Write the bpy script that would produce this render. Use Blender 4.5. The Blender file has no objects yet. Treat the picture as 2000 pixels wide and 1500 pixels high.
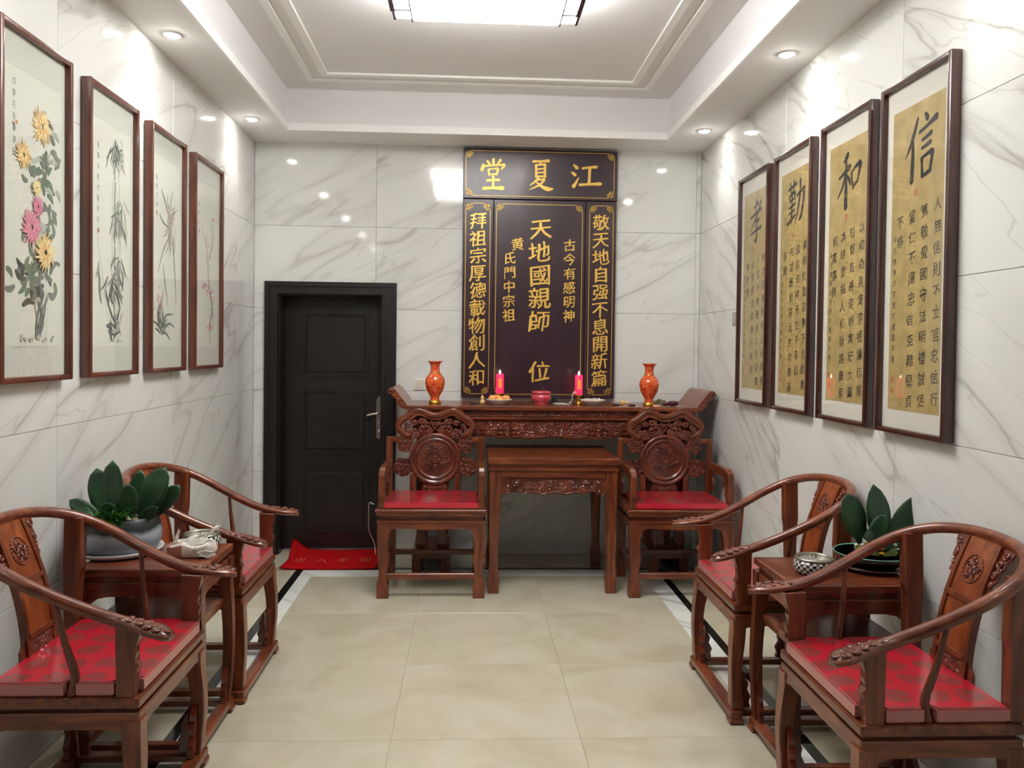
import bpy, bmesh, math, random
from mathutils import Vector, Matrix, noise
PI = math.pi
D = bpy.data
scene = bpy.context.scene
C = scene.collection
random.seed(7)

# ---------------------------------------------------------------- camera, world, lights, exposure
H = 1.55
YAW, PIT, ROL = 0.0495, 0.0192, 0.0127
cam_d = D.cameras.new('camera'); cam = D.objects.new('camera', cam_d); C.objects.link(cam)
cy_, sy_ = math.cos(YAW), math.sin(YAW); cp_, sp_ = math.cos(PIT), math.sin(PIT); cr_, sr_ = math.cos(ROL), math.sin(ROL)
r0 = Vector((cy_, -sy_, 0)); fw = Vector((sy_*cp_, cy_*cp_, -sp_)); u0 = Vector((sy_*sp_, cy_*sp_, cp_))
rt = r0*cr_ + u0*sr_; up = u0*cr_ - r0*sr_
M = Matrix((rt, up, -fw)).transposed().to_4x4(); M.translation = Vector((0, 0, H))
cam.matrix_world = M
cam_d.sensor_width = 36; cam_d.lens = 1565/2000*36; cam_d.shift_x = 0.003; cam_d.shift_y = -0.0195
cam_d.clip_start = 0.05; cam_d.clip_end = 50
scene.camera = cam
w = D.worlds.new('world'); scene.world = w; w.use_nodes = True
w.node_tree.nodes['Background'].inputs[0].default_value = (0.9, 0.95, 1, 1)
w.node_tree.nodes['Background'].inputs[1].default_value = 0.05
scene.view_settings.view_transform = 'Standard'; scene.view_settings.look = 'None'
scene.view_settings.exposure = 0.0; scene.view_settings.gamma = 1; scene.view_settings.use_curve_mapping = False
LAMP = 18.0          # diffuser emission
SPOT = 15.0         # watts of each downlight
SPOTS_Y = (5.40, 3.98, 2.56, 1.14, -0.28)

# ---------------------------------------------------------------- material helpers
def srgb(r, g, b):
    f = lambda c: (c/255/12.92) if c/255 <= .04045 else ((c/255+.055)/1.055)**2.4
    return (f(r), f(g), f(b), 1)
def mat(name, col, rough=.5, metal=0., coat=0., spec=None, emit=None, es=0.):
    m = D.materials.new(name); m.use_nodes = True
    b = m.node_tree.nodes['Principled BSDF']
    b.inputs['Base Color'].default_value = col; b.inputs['Roughness'].default_value = rough
    b.inputs['Metallic'].default_value = metal; b.inputs['Coat Weight'].default_value = coat
    if spec is not None: b.inputs['Specular IOR Level'].default_value = spec
    if emit: b.inputs['Emission Color'].default_value = emit; b.inputs['Emission Strength'].default_value = es
    return m
class N:
    def __init__(s, m): s.m = m; s.t = m.node_tree; s.b = s.t.nodes['Principled BSDF']
    def n(s, typ, **kw):
        x = s.t.nodes.new(typ)
        for k, v in kw.items():
            if k.startswith('i_'):
                key = k[2:]; x.inputs[int(key) if key.isdigit() else key.replace('_', ' ')].default_value = v
            else: setattr(x, k, v)
        return x
    def l(s, a, b): s.t.links.new(a, b)
    def math(s, op, a, b=None, c=None):
        x = s.n('ShaderNodeMath', operation=op)
        for i, v in enumerate((a, b, c)):
            if v is None: continue
            if isinstance(v, (int, float)): x.inputs[i].default_value = v
            else: s.l(v, x.inputs[i])
        return x.outputs[0]
    def mix(s, f, a, b):
        x = s.n('ShaderNodeMix', data_type='RGBA')
        for i, v in ((0, f), (6, a), (7, b)):
            if isinstance(v, (int, float, tuple)): x.inputs[i].default_value = v
            else: s.l(v, x.inputs[i])
        return x.outputs[2]
    def ramp(s, fac, stops):
        x = s.n('ShaderNodeValToRGB'); s.l(fac, x.inputs[0]); e = x.color_ramp.elements
        while len(e) < len(stops): e.new(.5)
        for i, (p, c) in enumerate(stops): e[i].position = p; e[i].color = c
        return x.outputs[0]

def marble(name, base, vein, amt=1., rough=.07, vscale=1., ang=-.52):
    m = mat(name, base, rough); q = N(m)
    geo = q.n('ShaderNodeNewGeometry'); sep = q.n('ShaderNodeSeparateXYZ'); q.l(geo.outputs['Position'], sep.inputs[0])
    info = q.n('ShaderNodeObjectInfo')
    rnd = q.math('MULTIPLY', info.outputs['Random'], 7.3)
    u = q.math('ADD', sep.outputs[0], sep.outputs[1])
    a = q.math('ADD', q.math('MULTIPLY', u, math.cos(ang)), q.math('MULTIPLY', sep.outputs[2], -math.sin(ang)))
    a2 = q.math('ADD', q.math('MULTIPLY', u, math.sin(ang)), q.math('MULTIPLY', sep.outputs[2], math.cos(ang)))
    cmb = q.n('ShaderNodeCombineXYZ')
    q.l(q.math('MULTIPLY', a, .36*vscale), cmb.inputs[0]); q.l(q.math('MULTIPLY', a2, 2.0*vscale), cmb.inputs[1]); q.l(rnd, cmb.inputs[2])
    def ridged(scale, det, dist, wid):
        nz = q.n('ShaderNodeTexNoise', i_Scale=scale, i_Detail=det, i_Distortion=dist, i_Roughness=.42); q.l(cmb.outputs[0], nz.inputs['Vector'])
        d = q.math('ABSOLUTE', q.math('SUBTRACT', nz.outputs['Fac'], .5))
        return q.math('SUBTRACT', 1., q.math('MINIMUM', q.math('DIVIDE', d, wid), 1.))
    v1 = ridged(.9, 3., .15, .016); v2 = ridged(1.9, 3.5, .2, .013)
    cl = q.n('ShaderNodeTexNoise', i_Scale=.8, i_Detail=3.); q.l(cmb.outputs[0], cl.inputs['Vector'])
    msk = q.ramp(cl.outputs['Fac'], [(.38, (0, 0, 0, 1)), (.58, (1, 1, 1, 1))])
    f = q.math('MULTIPLY', q.math('ADD', q.math('MULTIPLY', v1, .55), q.math('MULTIPLY', v2, .35)), msk)
    soft = q.math('MULTIPLY', ridged(.9, 3., .15, .08), .18)
    f = q.math('MINIMUM', q.math('MULTIPLY', q.math('ADD', f, soft), amt), 1.)
    q.l(q.mix(f, base, vein), q.b.inputs['Base Color'])
    return m
M_WALL = marble('marble_wall_tile', srgb(220, 221, 217), srgb(160, 158, 151), .95, vscale=1.7)
M_WBAND = marble('white_marble_band', srgb(226, 228, 222), srgb(140, 142, 140), .9, vscale=2.5)
M_FRONT_DARK = mat('unseen_front_dark', srgb(40, 42, 44), .15)  # for the unseen wall behind the camera, made dark to cut bounced light
M_JOINT = mat('tile_joint', srgb(150, 150, 143), .7)

def floor_mat():
    m = mat('beige_floor_tile', srgb(208, 200, 174), .12); q = N(m)
    geo = q.n('ShaderNodeNewGeometry'); info = q.n('ShaderNodeObjectInfo')
    add = q.n('ShaderNodeVectorMath', operation='ADD'); cm = q.n('ShaderNodeCombineXYZ'); q.l(q.math('MULTIPLY', info.outputs['Random'], 9.), cm.inputs[2])
    q.l(geo.outputs['Position'], add.inputs[0]); q.l(cm.outputs[0], add.inputs[1])
    n1 = q.n('ShaderNodeTexNoise', i_Scale=2.2, i_Detail=6., i_Distortion=1.2); q.l(add.outputs[0], n1.inputs['Vector'])
    n2 = q.n('ShaderNodeTexNoise', i_Scale=60., i_Detail=2.); q.l(add.outputs[0], n2.inputs['Vector'])
    c = q.ramp(n1.outputs['Fac'], [(.3, srgb(178, 171, 148)), (.5, srgb(188, 182, 161)), (.7, srgb(195, 190, 172))])
    c = q.mix(q.math('MULTIPLY', n2.outputs['Fac'], .12), c, srgb(170, 162, 138))
    q.l(c, q.b.inputs['Base Color'])
    return m
M_FLOOR = floor_mat()
M_FJ = mat('floor_joint', srgb(176, 166, 140), .6)
def black_granite():
    m = mat('black_granite', srgb(24, 26, 25), .08); q = N(m)
    g = q.n('ShaderNodeNewGeometry'); v = q.n('ShaderNodeTexVoronoi', i_Scale=240.); q.l(g.outputs['Position'], v.inputs['Vector'])
    q.l(q.ramp(v.outputs['Color'], [(.0, srgb(14, 15, 15)), (.9, srgb(26, 28, 27)), (1., srgb(60, 64, 60))]), q.b.inputs['Base Color']); return m
M_BLACK = black_granite()
M_PLASTER = mat('white_ceiling_paint', srgb(238, 237, 237), .75)
M_TRIM = mat('white_gypsum_trim', srgb(250, 250, 248), .6)

def wood(name, c1, c2, c3, rough=.3, scale=(3, 26, 26), coat=.35):
    m = mat(name, c2, rough, coat=coat); m.node_tree.nodes['Principled BSDF'].inputs['Coat Roughness'].default_value = .12
    q = N(m); tc = q.n('ShaderNodeTexCoord'); mp = q.n('ShaderNodeMapping'); mp.inputs['Scale'].default_value = scale
    q.l(tc.outputs['Object'], mp.inputs[0])
    n1 = q.n('ShaderNodeTexNoise', i_Scale=1.3, i_Detail=5., i_Distortion=.9); q.l(mp.outputs[0], n1.inputs['Vector'])
    n2 = q.n('ShaderNodeTexNoise', i_Scale=2.0, i_Detail=2.); q.l(tc.outputs['Object'], n2.inputs['Vector'])
    f = q.math('ADD', q.math('MULTIPLY', n1.outputs['Fac'], .7), q.math('MULTIPLY', n2.outputs['Fac'], .3))
    q.l(q.ramp(f, [(.34, c1), (.5, c2), (.64, c3)]), q.b.inputs['Base Color'])
    bp = q.n('ShaderNodeBump', i_Strength=.08, i_Distance=.002); q.l(n1.outputs['Fac'], bp.inputs['Height']); q.l(bp.outputs[0], q.b.inputs['Normal'])
    return m
W1, W2, W3 = srgb(72, 30, 15), srgb(106, 50, 27), srgb(134, 70, 38)
M_WX = wood('rosewood_grain_along_x', W1, W2, W3, scale=(3, 26, 26))
M_WY = wood('rosewood_grain_along_y', W1, W2, W3, scale=(26, 3, 26))
M_WZ = wood('rosewood_grain_along_z', W1, W2, W3, scale=(26, 26, 3))
M_WC = wood('rosewood_carved', srgb(68, 26, 15), srgb(102, 42, 25), srgb(124, 56, 34), scale=(14, 14, 14), rough=.28, coat=.5)
M_WD = wood('rosewood_panel', srgb(98, 44, 20), srgb(130, 64, 30), srgb(152, 82, 42), scale=(20, 20, 4))
M_FRL = wood('brown_picture_frame', srgb(76, 40, 30), srgb(96, 52, 38), srgb(112, 62, 46), scale=(20, 20, 3), coat=.5)
M_FRR = wood('dark_picture_frame', srgb(46, 22, 18), srgb(62, 30, 25), srgb(78, 40, 32), scale=(20, 20, 3), coat=.6)
M_DOOR = wood('black_brown_door', srgb(14, 10, 9), srgb(22, 15, 14), srgb(31, 22, 20), scale=(30, 30, 2), rough=.42, coat=.1)
M_BOARD = wood('dark_purple_lacquer', srgb(44, 26, 34), srgb(52, 32, 40), srgb(60, 37, 46), scale=(8, 8, 2), rough=.32, coat=.2)
M_GOLD = mat('gold_paint', srgb(232, 190, 92), .38, .35)
M_STEEL = mat('brushed_steel', srgb(200, 200, 198), .25, 1.)
M_BRASS = mat('brass', srgb(200, 150, 60), .28, 1.)
M_WHITE = mat('white_plastic', srgb(228, 224, 214), .4)
M_BLKP = mat('black_plastic', srgb(22, 22, 24), .4)

def damask():
    m = mat('red_damask_cushion', srgb(190, 16, 40), .35, coat=1.); q = N(m)
    m.node_tree.nodes['Principled BSDF'].inputs['Coat Roughness'].default_value = .16; m.node_tree.nodes['Principled BSDF'].inputs['Coat IOR'].default_value = 1.55
    tc = q.n('ShaderNodeTexCoord')
    n0 = q.n('ShaderNodeTexNoise', i_Scale=9., i_Detail=2.); q.l(tc.outputs['Object'], n0.inputs['Vector'])
    mx = q.n('ShaderNodeMix', data_type='VECTOR'); mx.inputs[0].default_value = .06; q.l(tc.outputs['Object'], mx.inputs[4]); q.l(n0.outputs['Color'], mx.inputs[5])
    v = q.n('ShaderNodeTexVoronoi', i_Scale=9.5, i_Randomness=.12, voronoi_dimensions='2D'); q.l(mx.outputs[1], v.inputs['Vector'])
    n1 = q.n('ShaderNodeTexNoise', i_Scale=70., i_Detail=3.); q.l(tc.outputs['Object'], n1.inputs['Vector'])
    k = q.math('MULTIPLY', q.math('LESS_THAN', v.outputs['Distance'], .37), q.math('GREATER_THAN', n1.outputs['Fac'], .43))
    q.l(q.mix(q.math('MULTIPLY', k, .8), srgb(182, 18, 42), srgb(112, 58, 52)), q.b.inputs['Base Color'])
    return m
M_CUSH = damask()
M_CUSHS = mat('pale_plastic_cushion_side', srgb(178, 112, 108), .3, coat=.4)
M_CUSHR = mat('red_cushion_side', srgb(200, 40, 60), .25, coat=.8)

def glass_pane():
    m = D.materials.new('picture_glass'); m.use_nodes = True; t = m.node_tree; t.nodes.clear()
    o = t.nodes.new('ShaderNodeOutputMaterial'); a = t.nodes.new('ShaderNodeBsdfTransparent'); b = t.nodes.new('ShaderNodeBsdfGlossy')
    b.inputs['Roughness'].default_value = .02; f = t.nodes.new('ShaderNodeFresnel'); f.inputs[0].default_value = 1.45; x = t.nodes.new('ShaderNodeMixShader')
    g = t.nodes.new('ShaderNodeNewGeometry'); k = t.nodes.new('ShaderNodeMath'); k.operation = 'MULTIPLY'; k2 = t.nodes.new('ShaderNodeMath'); k2.operation = 'SUBTRACT'; k2.inputs[0].default_value = 1.; t.links.new(g.outputs['Backfacing'], k2.inputs[1]); t.links.new(f.outputs[0], k.inputs[0]); t.links.new(k2.outputs[0], k.inputs[1]); t.links.new(k.outputs[0], x.inputs[0]); t.links.new(a.outputs[0], x.inputs[1]); t.links.new(b.outputs[0], x.inputs[2]); t.links.new(x.outputs[0], o.inputs[0])
    return m
M_GLASS = glass_pane()

# ---------------------------------------------------------------- mesh helpers
def link(name, bm, m, parent=None, smooth=False, autos=False):
    bmesh.ops.recalc_face_normals(bm, faces=bm.faces[:])
    me = D.meshes.new(name); bm.to_mesh(me); bm.free()
    for x in (m if isinstance(m, (list, tuple)) else [m]): me.materials.append(x)
    if smooth:
        me.polygons.foreach_set('use_smooth', [True]*len(me.polygons))
        if autos: me.set_sharp_from_angle(angle=.6)
    o = D.objects.new(name, me); C.objects.link(o)
    if parent: o.parent = parent
    return o
def tag(o, label=None, cat=None, group=None, kind=None):
    if label: o['label'] = label
    if cat: o['category'] = cat
    if group: o['group'] = group
    if kind: o['kind'] = kind
    return o
def empty(name, loc=(0, 0, 0), rz=0, label=None, cat=None, group=None):
    o = D.objects.new(name, None); C.objects.link(o); o.location = loc; o.rotation_euler = (0, 0, rz); o.empty_display_size = .05
    return tag(o, label, cat, group)
def copy_tree(o, parent=None):
    c = o.copy(); C.objects.link(c)
    if parent: c.parent = parent
    for ch in list(o.children): copy_tree(ch, c)
    return c
def bx(bm, x0, y0, z0, x1, y1, z1, bev=0, mi=0, seg=1):
    vs = [bm.verts.new(p) for p in ((x0, y0, z0), (x1, y0, z0), (x1, y1, z0), (x0, y1, z0), (x0, y0, z1), (x1, y0, z1), (x1, y1, z1), (x0, y1, z1))]
    fs = [bm.faces.new([vs[i] for i in f]) for f in ((3, 2, 1, 0), (4, 5, 6, 7), (0, 1, 5, 4), (1, 2, 6, 5), (2, 3, 7, 6), (3, 0, 4, 7))]
    for f in fs: f.material_index = mi
    if bev:
        es = list({e for f in fs for e in f.edges})
        r = bmesh.ops.bevel(bm, geom=es, offset=bev, segments=seg, affect='EDGES', profile=.6)
        for f in r['faces']: f.material_index = mi
    return bm
def nb(*a, **k): return bx(bmesh.new(), *a, **k)
def prism(bm, pts, lo, hi, ax='y', bev=0, mi=0):
    """outline pts (a,b) extruded along ax from lo to hi. ax y: (x,z); x: (y,z); z: (x,y)"""
    def P(a, b, t): return {'y': (a, t, b), 'x': (t, a, b), 'z': (a, b, t)}[ax]
    v0 = [bm.verts.new(P(a, b, lo)) for a, b in pts]; v1 = [bm.verts.new(P(a, b, hi)) for a, b in pts]
    n = len(pts); fs = [bm.faces.new(v0), bm.faces.new(v1[::-1])]
    side = [bm.faces.new((v0[i], v0[(i+1) % n], v1[(i+1) % n], v1[i])) for i in range(n)]
    for f in fs+side: f.material_index = mi
    if bev:
        es = [e for f in fs for e in f.edges]
        bmesh.ops.bevel(bm, geom=es, offset=bev, segments=1, affect='EDGES')
    return bm
def ring(bm, outer, inner, lo, hi, ax='y', closed=True):
    def P(a, b, t): return {'y': (a, t, b), 'x': (t, a, b), 'z': (a, b, t)}[ax]
    n = len(outer); V = [[bm.verts.new(P(a, b, t)) for a, b in s] for t in (lo, hi) for s in (outer, inner)]
    for i in range(n if closed else n-1):
        j = (i+1) % n
        bm.faces.new((V[0][i], V[0][j], V[1][j], V[1][i])); bm.faces.new((V[2][j], V[2][i], V[3][i], V[3][j]))
        bm.faces.new((V[0][j], V[0][i], V[2][i], V[2][j])); bm.faces.new((V[1][i], V[1][j], V[3][j], V[3][i]))
    if not closed:
        for i in (0, n-1): bm.faces.new((V[0][i], V[1][i], V[3][i], V[2][i]))
    return bm
def spline(pts, n=6):
    P = [Vector(p) for p in pts]; P = [2*P[0]-P[1]]+P+[2*P[-1]-P[-2]]; out = []
    for i in range(1, len(P)-2):
        for k in range(n):
            t = k/n; a, b, c, d = P[i-1], P[i], P[i+1], P[i+2]
            out.append(.5*((2*b)+(c-a)*t+(2*a-5*b+4*c-d)*t*t+(3*b-a-3*c+d)*t**3))
    out.append(P[-2]); return out
def tube(bm, pts, rad, seg=8, up=(0, 0, 1), cap=True, mi=0):
    """rad: number or list of r or (r_side, r_up)"""
    pts = [Vector(p) for p in pts]; n = len(pts); rings = []
    for i, p in enumerate(pts):
        t = (pts[min(i+1, n-1)]-pts[max(i-1, 0)]).normalized(); u = Vector(up)
        if abs(t.dot(u)) > .97: u = Vector((1, 0, 0)) if abs(t.x) < .9 else Vector((0, 1, 0))
        s = t.cross(u).normalized(); v = s.cross(t)
        r = rad[i] if isinstance(rad, (list, tuple)) else rad
        ra, rb = r if isinstance(r, (list, tuple)) else (r, r)
        rings.append([bm.verts.new(p+s*(ra*math.cos(2*PI*k/seg))+v*(rb*math.sin(2*PI*k/seg))) for k in range(seg)])
    for a, b in zip(rings, rings[1:]):
        for k in range(seg):
            f = bm.faces.new((a[k], a[(k+1) % seg], b[(k+1) % seg], b[k])); f.material_index = mi; f.smooth = True
    if cap:
        for r_ in (rings[0][::-1], rings[-1]):
            f = bm.faces.new(r_); f.material_index = mi
    return bm
def lathe(bm, prof, seg=24, c=(0, 0, 0), mi=0, ax='z'):
    R = []
    for r, z in prof:
        ring_ = []
        for k in range(seg):
            a = 2*PI*k/seg; q = (r*math.cos(a), r*math.sin(a), z) if ax == 'z' else (r*math.cos(a), z, r*math.sin(a))
            ring_.append(bm.verts.new((c[0]+q[0], c[1]+q[1], c[2]+q[2])))
        R.append(ring_)
    for a, b in zip(R, R[1:]):
        for k in range(seg):
            f = bm.faces.new((a[k], a[(k+1) % seg], b[(k+1) % seg], b[k])); f.smooth = True; f.material_index = mi
    if prof[0][0] > 1e-5: bm.faces.new(R[0][::-1]).material_index = mi
    if prof[-1][0] > 1e-5: bm.faces.new(R[-1]).material_index = mi
    bmesh.ops.remove_doubles(bm, verts=[v for v in R[0]+R[-1]], dist=1e-6)
    return bm
def ball(bm, c, r, sc=(1, 1, 1), sub=2, mi=0):
    k = bmesh.ops.create_icosphere(bm, subdivisions=sub, radius=r, matrix=Matrix.Translation(c) @ Matrix.Diagonal((*sc, 1)))
    for v in k['verts']:
        for f in v.link_faces: f.smooth = True; f.material_index = mi
    return bm
def scroll(bm, cx, cz, r, y, d=1, a0=0, turns=1.6, tr=.005, ax='y', seg=5, depth=1.):
    n = int(9*turns); pts = []
    for i in range(n+1):
        t = i/n; a = a0+d*turns*2*PI*t; q = r*(1-.82*t); u, v = cx+q*math.cos(a), cz+q*math.sin(a)
        pts.append((u, y, v) if ax == 'y' else (y, u, v) if ax == 'x' else (u, v, y))
    tube(bm, pts, [tr*(1-.3*i/n) for i in range(n+1)], seg, up=(0, 1, 0) if ax == 'y' else (1, 0, 0) if ax == 'x' else (0, 0, 1))
def relief(bm, a0, a1, z0f, z1f, y, out, na=60, nz=8, amp=.006, fr=45., ax='y', seed=0, frame=True):
    """carved relief strip facing -ax/out direction, geometry displaced"""
    rows = []
    for j in range(nz+1):
        row = []
        for i in range(na+1):
            a = a0+(a1-a0)*i/na; zb, zt = (z0f(a) if callable(z0f) else z0f), (z1f(a) if callable(z1f) else z1f)
            z = zb+(zt-zb)*j/nz
            nn = noise.noise(Vector((a*fr+seed, z*fr, seed*1.7)))
            h = amp*(1-min(abs(nn)*4.5, 1))*.9 + amp*.5*noise.noise(Vector((a*fr*2.1, z*fr*2.1, 3+seed)))
            if frame and (j in (0, nz) or i in (0, na)): h = amp*.9
            elif frame and (j in (1, nz-1)): h *= .35
            p = (a, y+out*h, z) if ax == 'y' else (y+out*h, a, z)
            row.append(bm.verts.new(p))
        rows.append(row)
    for j in range(nz):
        for i in range(na): bm.faces.new((rows[j][i], rows[j][i+1], rows[j+1][i+1], rows[j+1][i]))
    return bm

# ---------------------------------------------------------------- room
XL, XR, YB, YF, ZC, ZT = -1.592, 1.737, 6.0, -1.3, 3.047, 3.34
T = .008
DX0, DX1, DZ1 = -1.410, -.645, 1.935           # door opening
def slab(name, *a, m=M_JOINT, parent=None): return tag(link(name, nb(*a), m, parent), kind='structure')
floor = slab('floor', XL-.15, YF-.1, -.06, XR+.15, YB+.4, -.004, m=M_FJ)
wl = slab('wall_left', XL-.15, YF-.1, -.05, XL-T, YB+.3, 3.5)
wr = slab('wall_right', XR+T, YF-.1, -.05, XR+.15, YB+.3, 3.5)
bmb = bmesh.new()
bx(bmb, XL-.15, YB+T, -.05, DX0, YB+.14, 3.5); bx(bmb, DX1, YB+T, -.05, XR+.15, YB+.14, 3.5); bx(bmb, DX0, YB+T, DZ1, DX1, YB+.14, 3.5)
wb = tag(link('wall_back', bmb, M_JOINT), kind='structure')
slab('wall_front', XL-.15, YF-.1, -.05, XR+.15, YF, 3.5, m=M_FRONT_DARK)
ZR = (0, .62, 1.225, 1.828, 2.437, 3.05)
G = .0009
def tile_mesh(name, boxes, m, parent):
    bm = bmesh.new()
    for b in boxes: bx(bm, *b, bev=.0012)
    o = link(name, bm, m, parent); return o
def cuts(a0, a1, off, step):
    k = math.ceil((a0-off)/step); r = [a0]
    while off+k*step < a1:
        v = off+k*step
        if v-a0 > .02 and a1-v > .02: r.append(v)
        k += 1
    return r+[a1]
for z0, z1 in zip(ZR, ZR[1:]):
    c = cuts(YF, YB, 3.18, 1.2)
    for a, b in zip(c, c[1:]):
        tile_mesh('tile', [(XL-T, a+G, z0+G, XL, b-G, z1-G)], M_WALL, wl)
        tile_mesh('tile', [(XR, a+G, z0+G, XR+T, b-G, z1-G)], M_WALL, wr)
    c = cuts(XL, XR, -.70, 1.2)
    for a, b in zip(c, c[1:]):
        x0, x1, y0, y1, u0_, u1_ = a+G, b-G, YB, YB+T, z0+G, z1-G
        bl = []
        if u0_ < DZ1 and x0 < DX1 and x1 > DX0:
            top = min(u1_, DZ1)
            if x0 < DX0: bl.append((x0, y0, u0_, DX0, y1, top))
            if x1 > DX1: bl.append((DX1, y0, u0_, x1, y1, top))
            if u1_ > DZ1: bl.append((x0, y0, DZ1, x1, y1, u1_))
        else: bl.append((x0, y0, u0_, x1, y1, u1_))
        tile_mesh('tile', bl, M_WALL, wb)
# floor tiles
def ftile(x0, x1, y0, y1, m=M_FLOOR, name='tile', g=.0007):
    link(name, nb(x0+g, y0+g, -.01, x1-g, y1-g, 0, bev=.0008), m, floor)
BX0, BX1, BYF = -1.180, 1.378, 5.640
IX0, IX1 = -1.045, 1.214
xs = [IX0+.753*i for i in range(4)]
ys = [5.485-.105]+[5.42-.757*i+.0 for i in range(1, 9)]
ys[0] = 5.42
ys = [y for y in ys if y > YF]+[YF]
for a, b in zip(xs, xs[1:]):
    for t_, s_ in zip(ys, ys[1:]): ftile(a, b, s_, t_)
# white bands and black strips
for s_, t_ in zip(ys[1:], ys):
    ftile(BX0+.05, IX0, s_, t_, M_WBAND, 'marble_band'); ftile(IX1, BX1-.047, s_, t_, M_WBAND, 'marble_band')
    ftile(BX0, BX0+.05, s_, t_, M_BLACK, 'granite_strip'); ftile(BX1-.047, BX1, s_, t_, M_BLACK, 'granite_strip')
    ftile(XL, BX0, s_, t_); ftile(BX1, XR, s_, t_)
ftile(BX0+.05, BX1-.047, 5.42, BYF-.052, M_WBAND, 'marble_band')
ftile(BX0, BX1, BYF-.052, BYF, M_BLACK, 'granite_strip')
ftile(BX0, BX0+.05, 5.42, BYF-.052, M_BLACK, 'granite_strip'); ftile(BX1-.047, BX1, 5.42, BYF-.052, M_BLACK, 'granite_strip')
ftile(XL, BX0, 5.42, BYF); ftile(BX1, XR, 5.42, BYF)
for a, b in zip((XL, -.292, .461, 1.214), (-.292, .461, 1.214, XR)): ftile(a, b, BYF, YB+.2)
# ceiling: soffit ring and tray
TX0, TX1, TY1, TY0 = -1.285, 1.398, 5.655, -.95
bm = bmesh.new(); bx(bm, XL-.1, YF-.05, ZT, XR+.1, YB+.1, ZT+.06)
ceil = tag(link('ceiling', bm, M_PLASTER), kind='structure')
bm = bmesh.new()
bx(bm, XL, YF, ZC, TX0, YB, ZT); bx(bm, TX1, YF, ZC, XR, YB, ZT); bx(bm, TX0, TY1, ZC, TX1, YB, ZT); bx(bm, TX0, YF, ZC, TX1, TY0, ZT)
link('soffit', bm, M_PLASTER, ceil)
def rect_trim(name, e, wid, z0, z1, m, off=0):
    x0, x1, y0, y1 = TX0+e, TX1-e, TY0+e, TY1-e
    o = [(x0, y0), (x1, y0), (x1, y1), (x0, y1)]; i = [(x0+wid, y0+wid), (x1-wid, y0+wid), (x1-wid, y1-wid), (x0+wid, y1-wid)]
    return tag(link(name, ring(bmesh.new(), o, i, z0, z1, 'z'), m), kind='structure')
rect_trim('trim_1', -.001, .018, ZC-.004, ZC+.045, M_TRIM)
rect_trim('trim_2', .182, .042, ZT-.014, ZT+.004, M_TRIM)
rect_trim('trim_3', .292, .046, ZT-.014, ZT+.004, M_TRIM)

# ---------------------------------------------------------------- door
door = empty('door_1'); tag(door, kind='structure')
bm = bmesh.new()
OX0, OX1, OZ = -1.508, -.543, 2.025
o_ = [(OX0, 0), (OX0, OZ), (OX1, OZ), (OX1, 0)]; i_ = [(DX0, 0), (DX0, DZ1), (DX1, DZ1), (DX1, 0)]
ring(bm, o_, i_, YB-.025, YB+.004, closed=False)
i1 = [(OX0+.012, 0), (OX0+.012, OZ-.012), (OX1-.012, OZ-.012), (OX1-.012, 0)]; i2 = [(OX0+.034, 0), (OX0+.034, OZ-.034), (OX1-.034, OZ-.034), (OX1-.034, 0)]
ring(bm, i1, i2, YB-.034, YB-.02, closed=False)
i3 = [(DX0-.02, 0), (DX0-.02, DZ1+.02), (DX1+.02, DZ1+.02), (DX1+.02, 0)]
ring(bm, i3, i_, YB-.032, YB-.02, closed=False)
link('door_frame', bm, M_DOOR, door)
bm = bmesh.new(); ring(bm, i_, [(DX0+.012, 0), (DX0+.012, DZ1-.012), (DX1-.012, DZ1-.012), (DX1-.012, 0)], YB, YB+.2, closed=False)
link('door_jamb', bm, M_DOOR, door)
LY = YB+.15
leaf = link('door_leaf', nb(DX0+.012, LY, .012, DX1-.012, LY+.04, DZ1-.012, bev=.002), M_DOOR, door)
for z0, z1 in ((1.32, 1.817), (.736, 1.223), (.129, .63)):
    x0, x1 = -1.267, -.758
    o_ = [(x0, z0), (x1, z0), (x1, z1), (x0, z1)]; i_ = [(x0+.02, z0+.02), (x1-.02, z0+.02), (x1-.02, z1-.02), (x0+.02, z1-.02)]
    bm = bmesh.new(); ring(bm, o_, i_, LY-.010, LY+.001)
    bx(bm, x0+.035, LY-.006, z0+.035, x1-.035, LY+.001, z1-.035, bev=.005)
    link('door_panel', bm, M_DOOR, leaf)
bm = bmesh.new()
prism(bm, [(-.70, .855), (-.705, .87), (-.705, 1.14), (-.698, 1.15), (-.700, 1.16), (-.679, 1.185), (-.658, 1.16), (-.66, 1.15), (-.653, 1.14), (-.653, .87), (-.658, .855), (-.679, .845)], LY-.012, LY, 'y', bev=.003)
lock = link('lock_plate', bm, M_STEEL, leaf)
bm = bmesh.new(); tube(bm, [(-.679, LY-.01, 1.045), (-.679, LY-.045, 1.045)], .011, 10)
tube(bm, spline([(-.679, LY-.045, 1.045), (-.72, LY-.05, 1.042), (-.775, LY-.045, 1.028)], 4), .010, 8)
link('door_handle', bm, M_STEEL, leaf)
bm = bmesh.new(); lathe(bm, [(.0, -.012), (.013, -.01), (.013, .0)], 12, (-.679, LY-.012, .975), ax='y'); lathe(bm, [(.0, -.012), (.015, -.01), (.017, .0)], 12, (-.679, LY-.012, .905), ax='y')
link('lock_cylinder', bm, M_STEEL, leaf)

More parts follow.
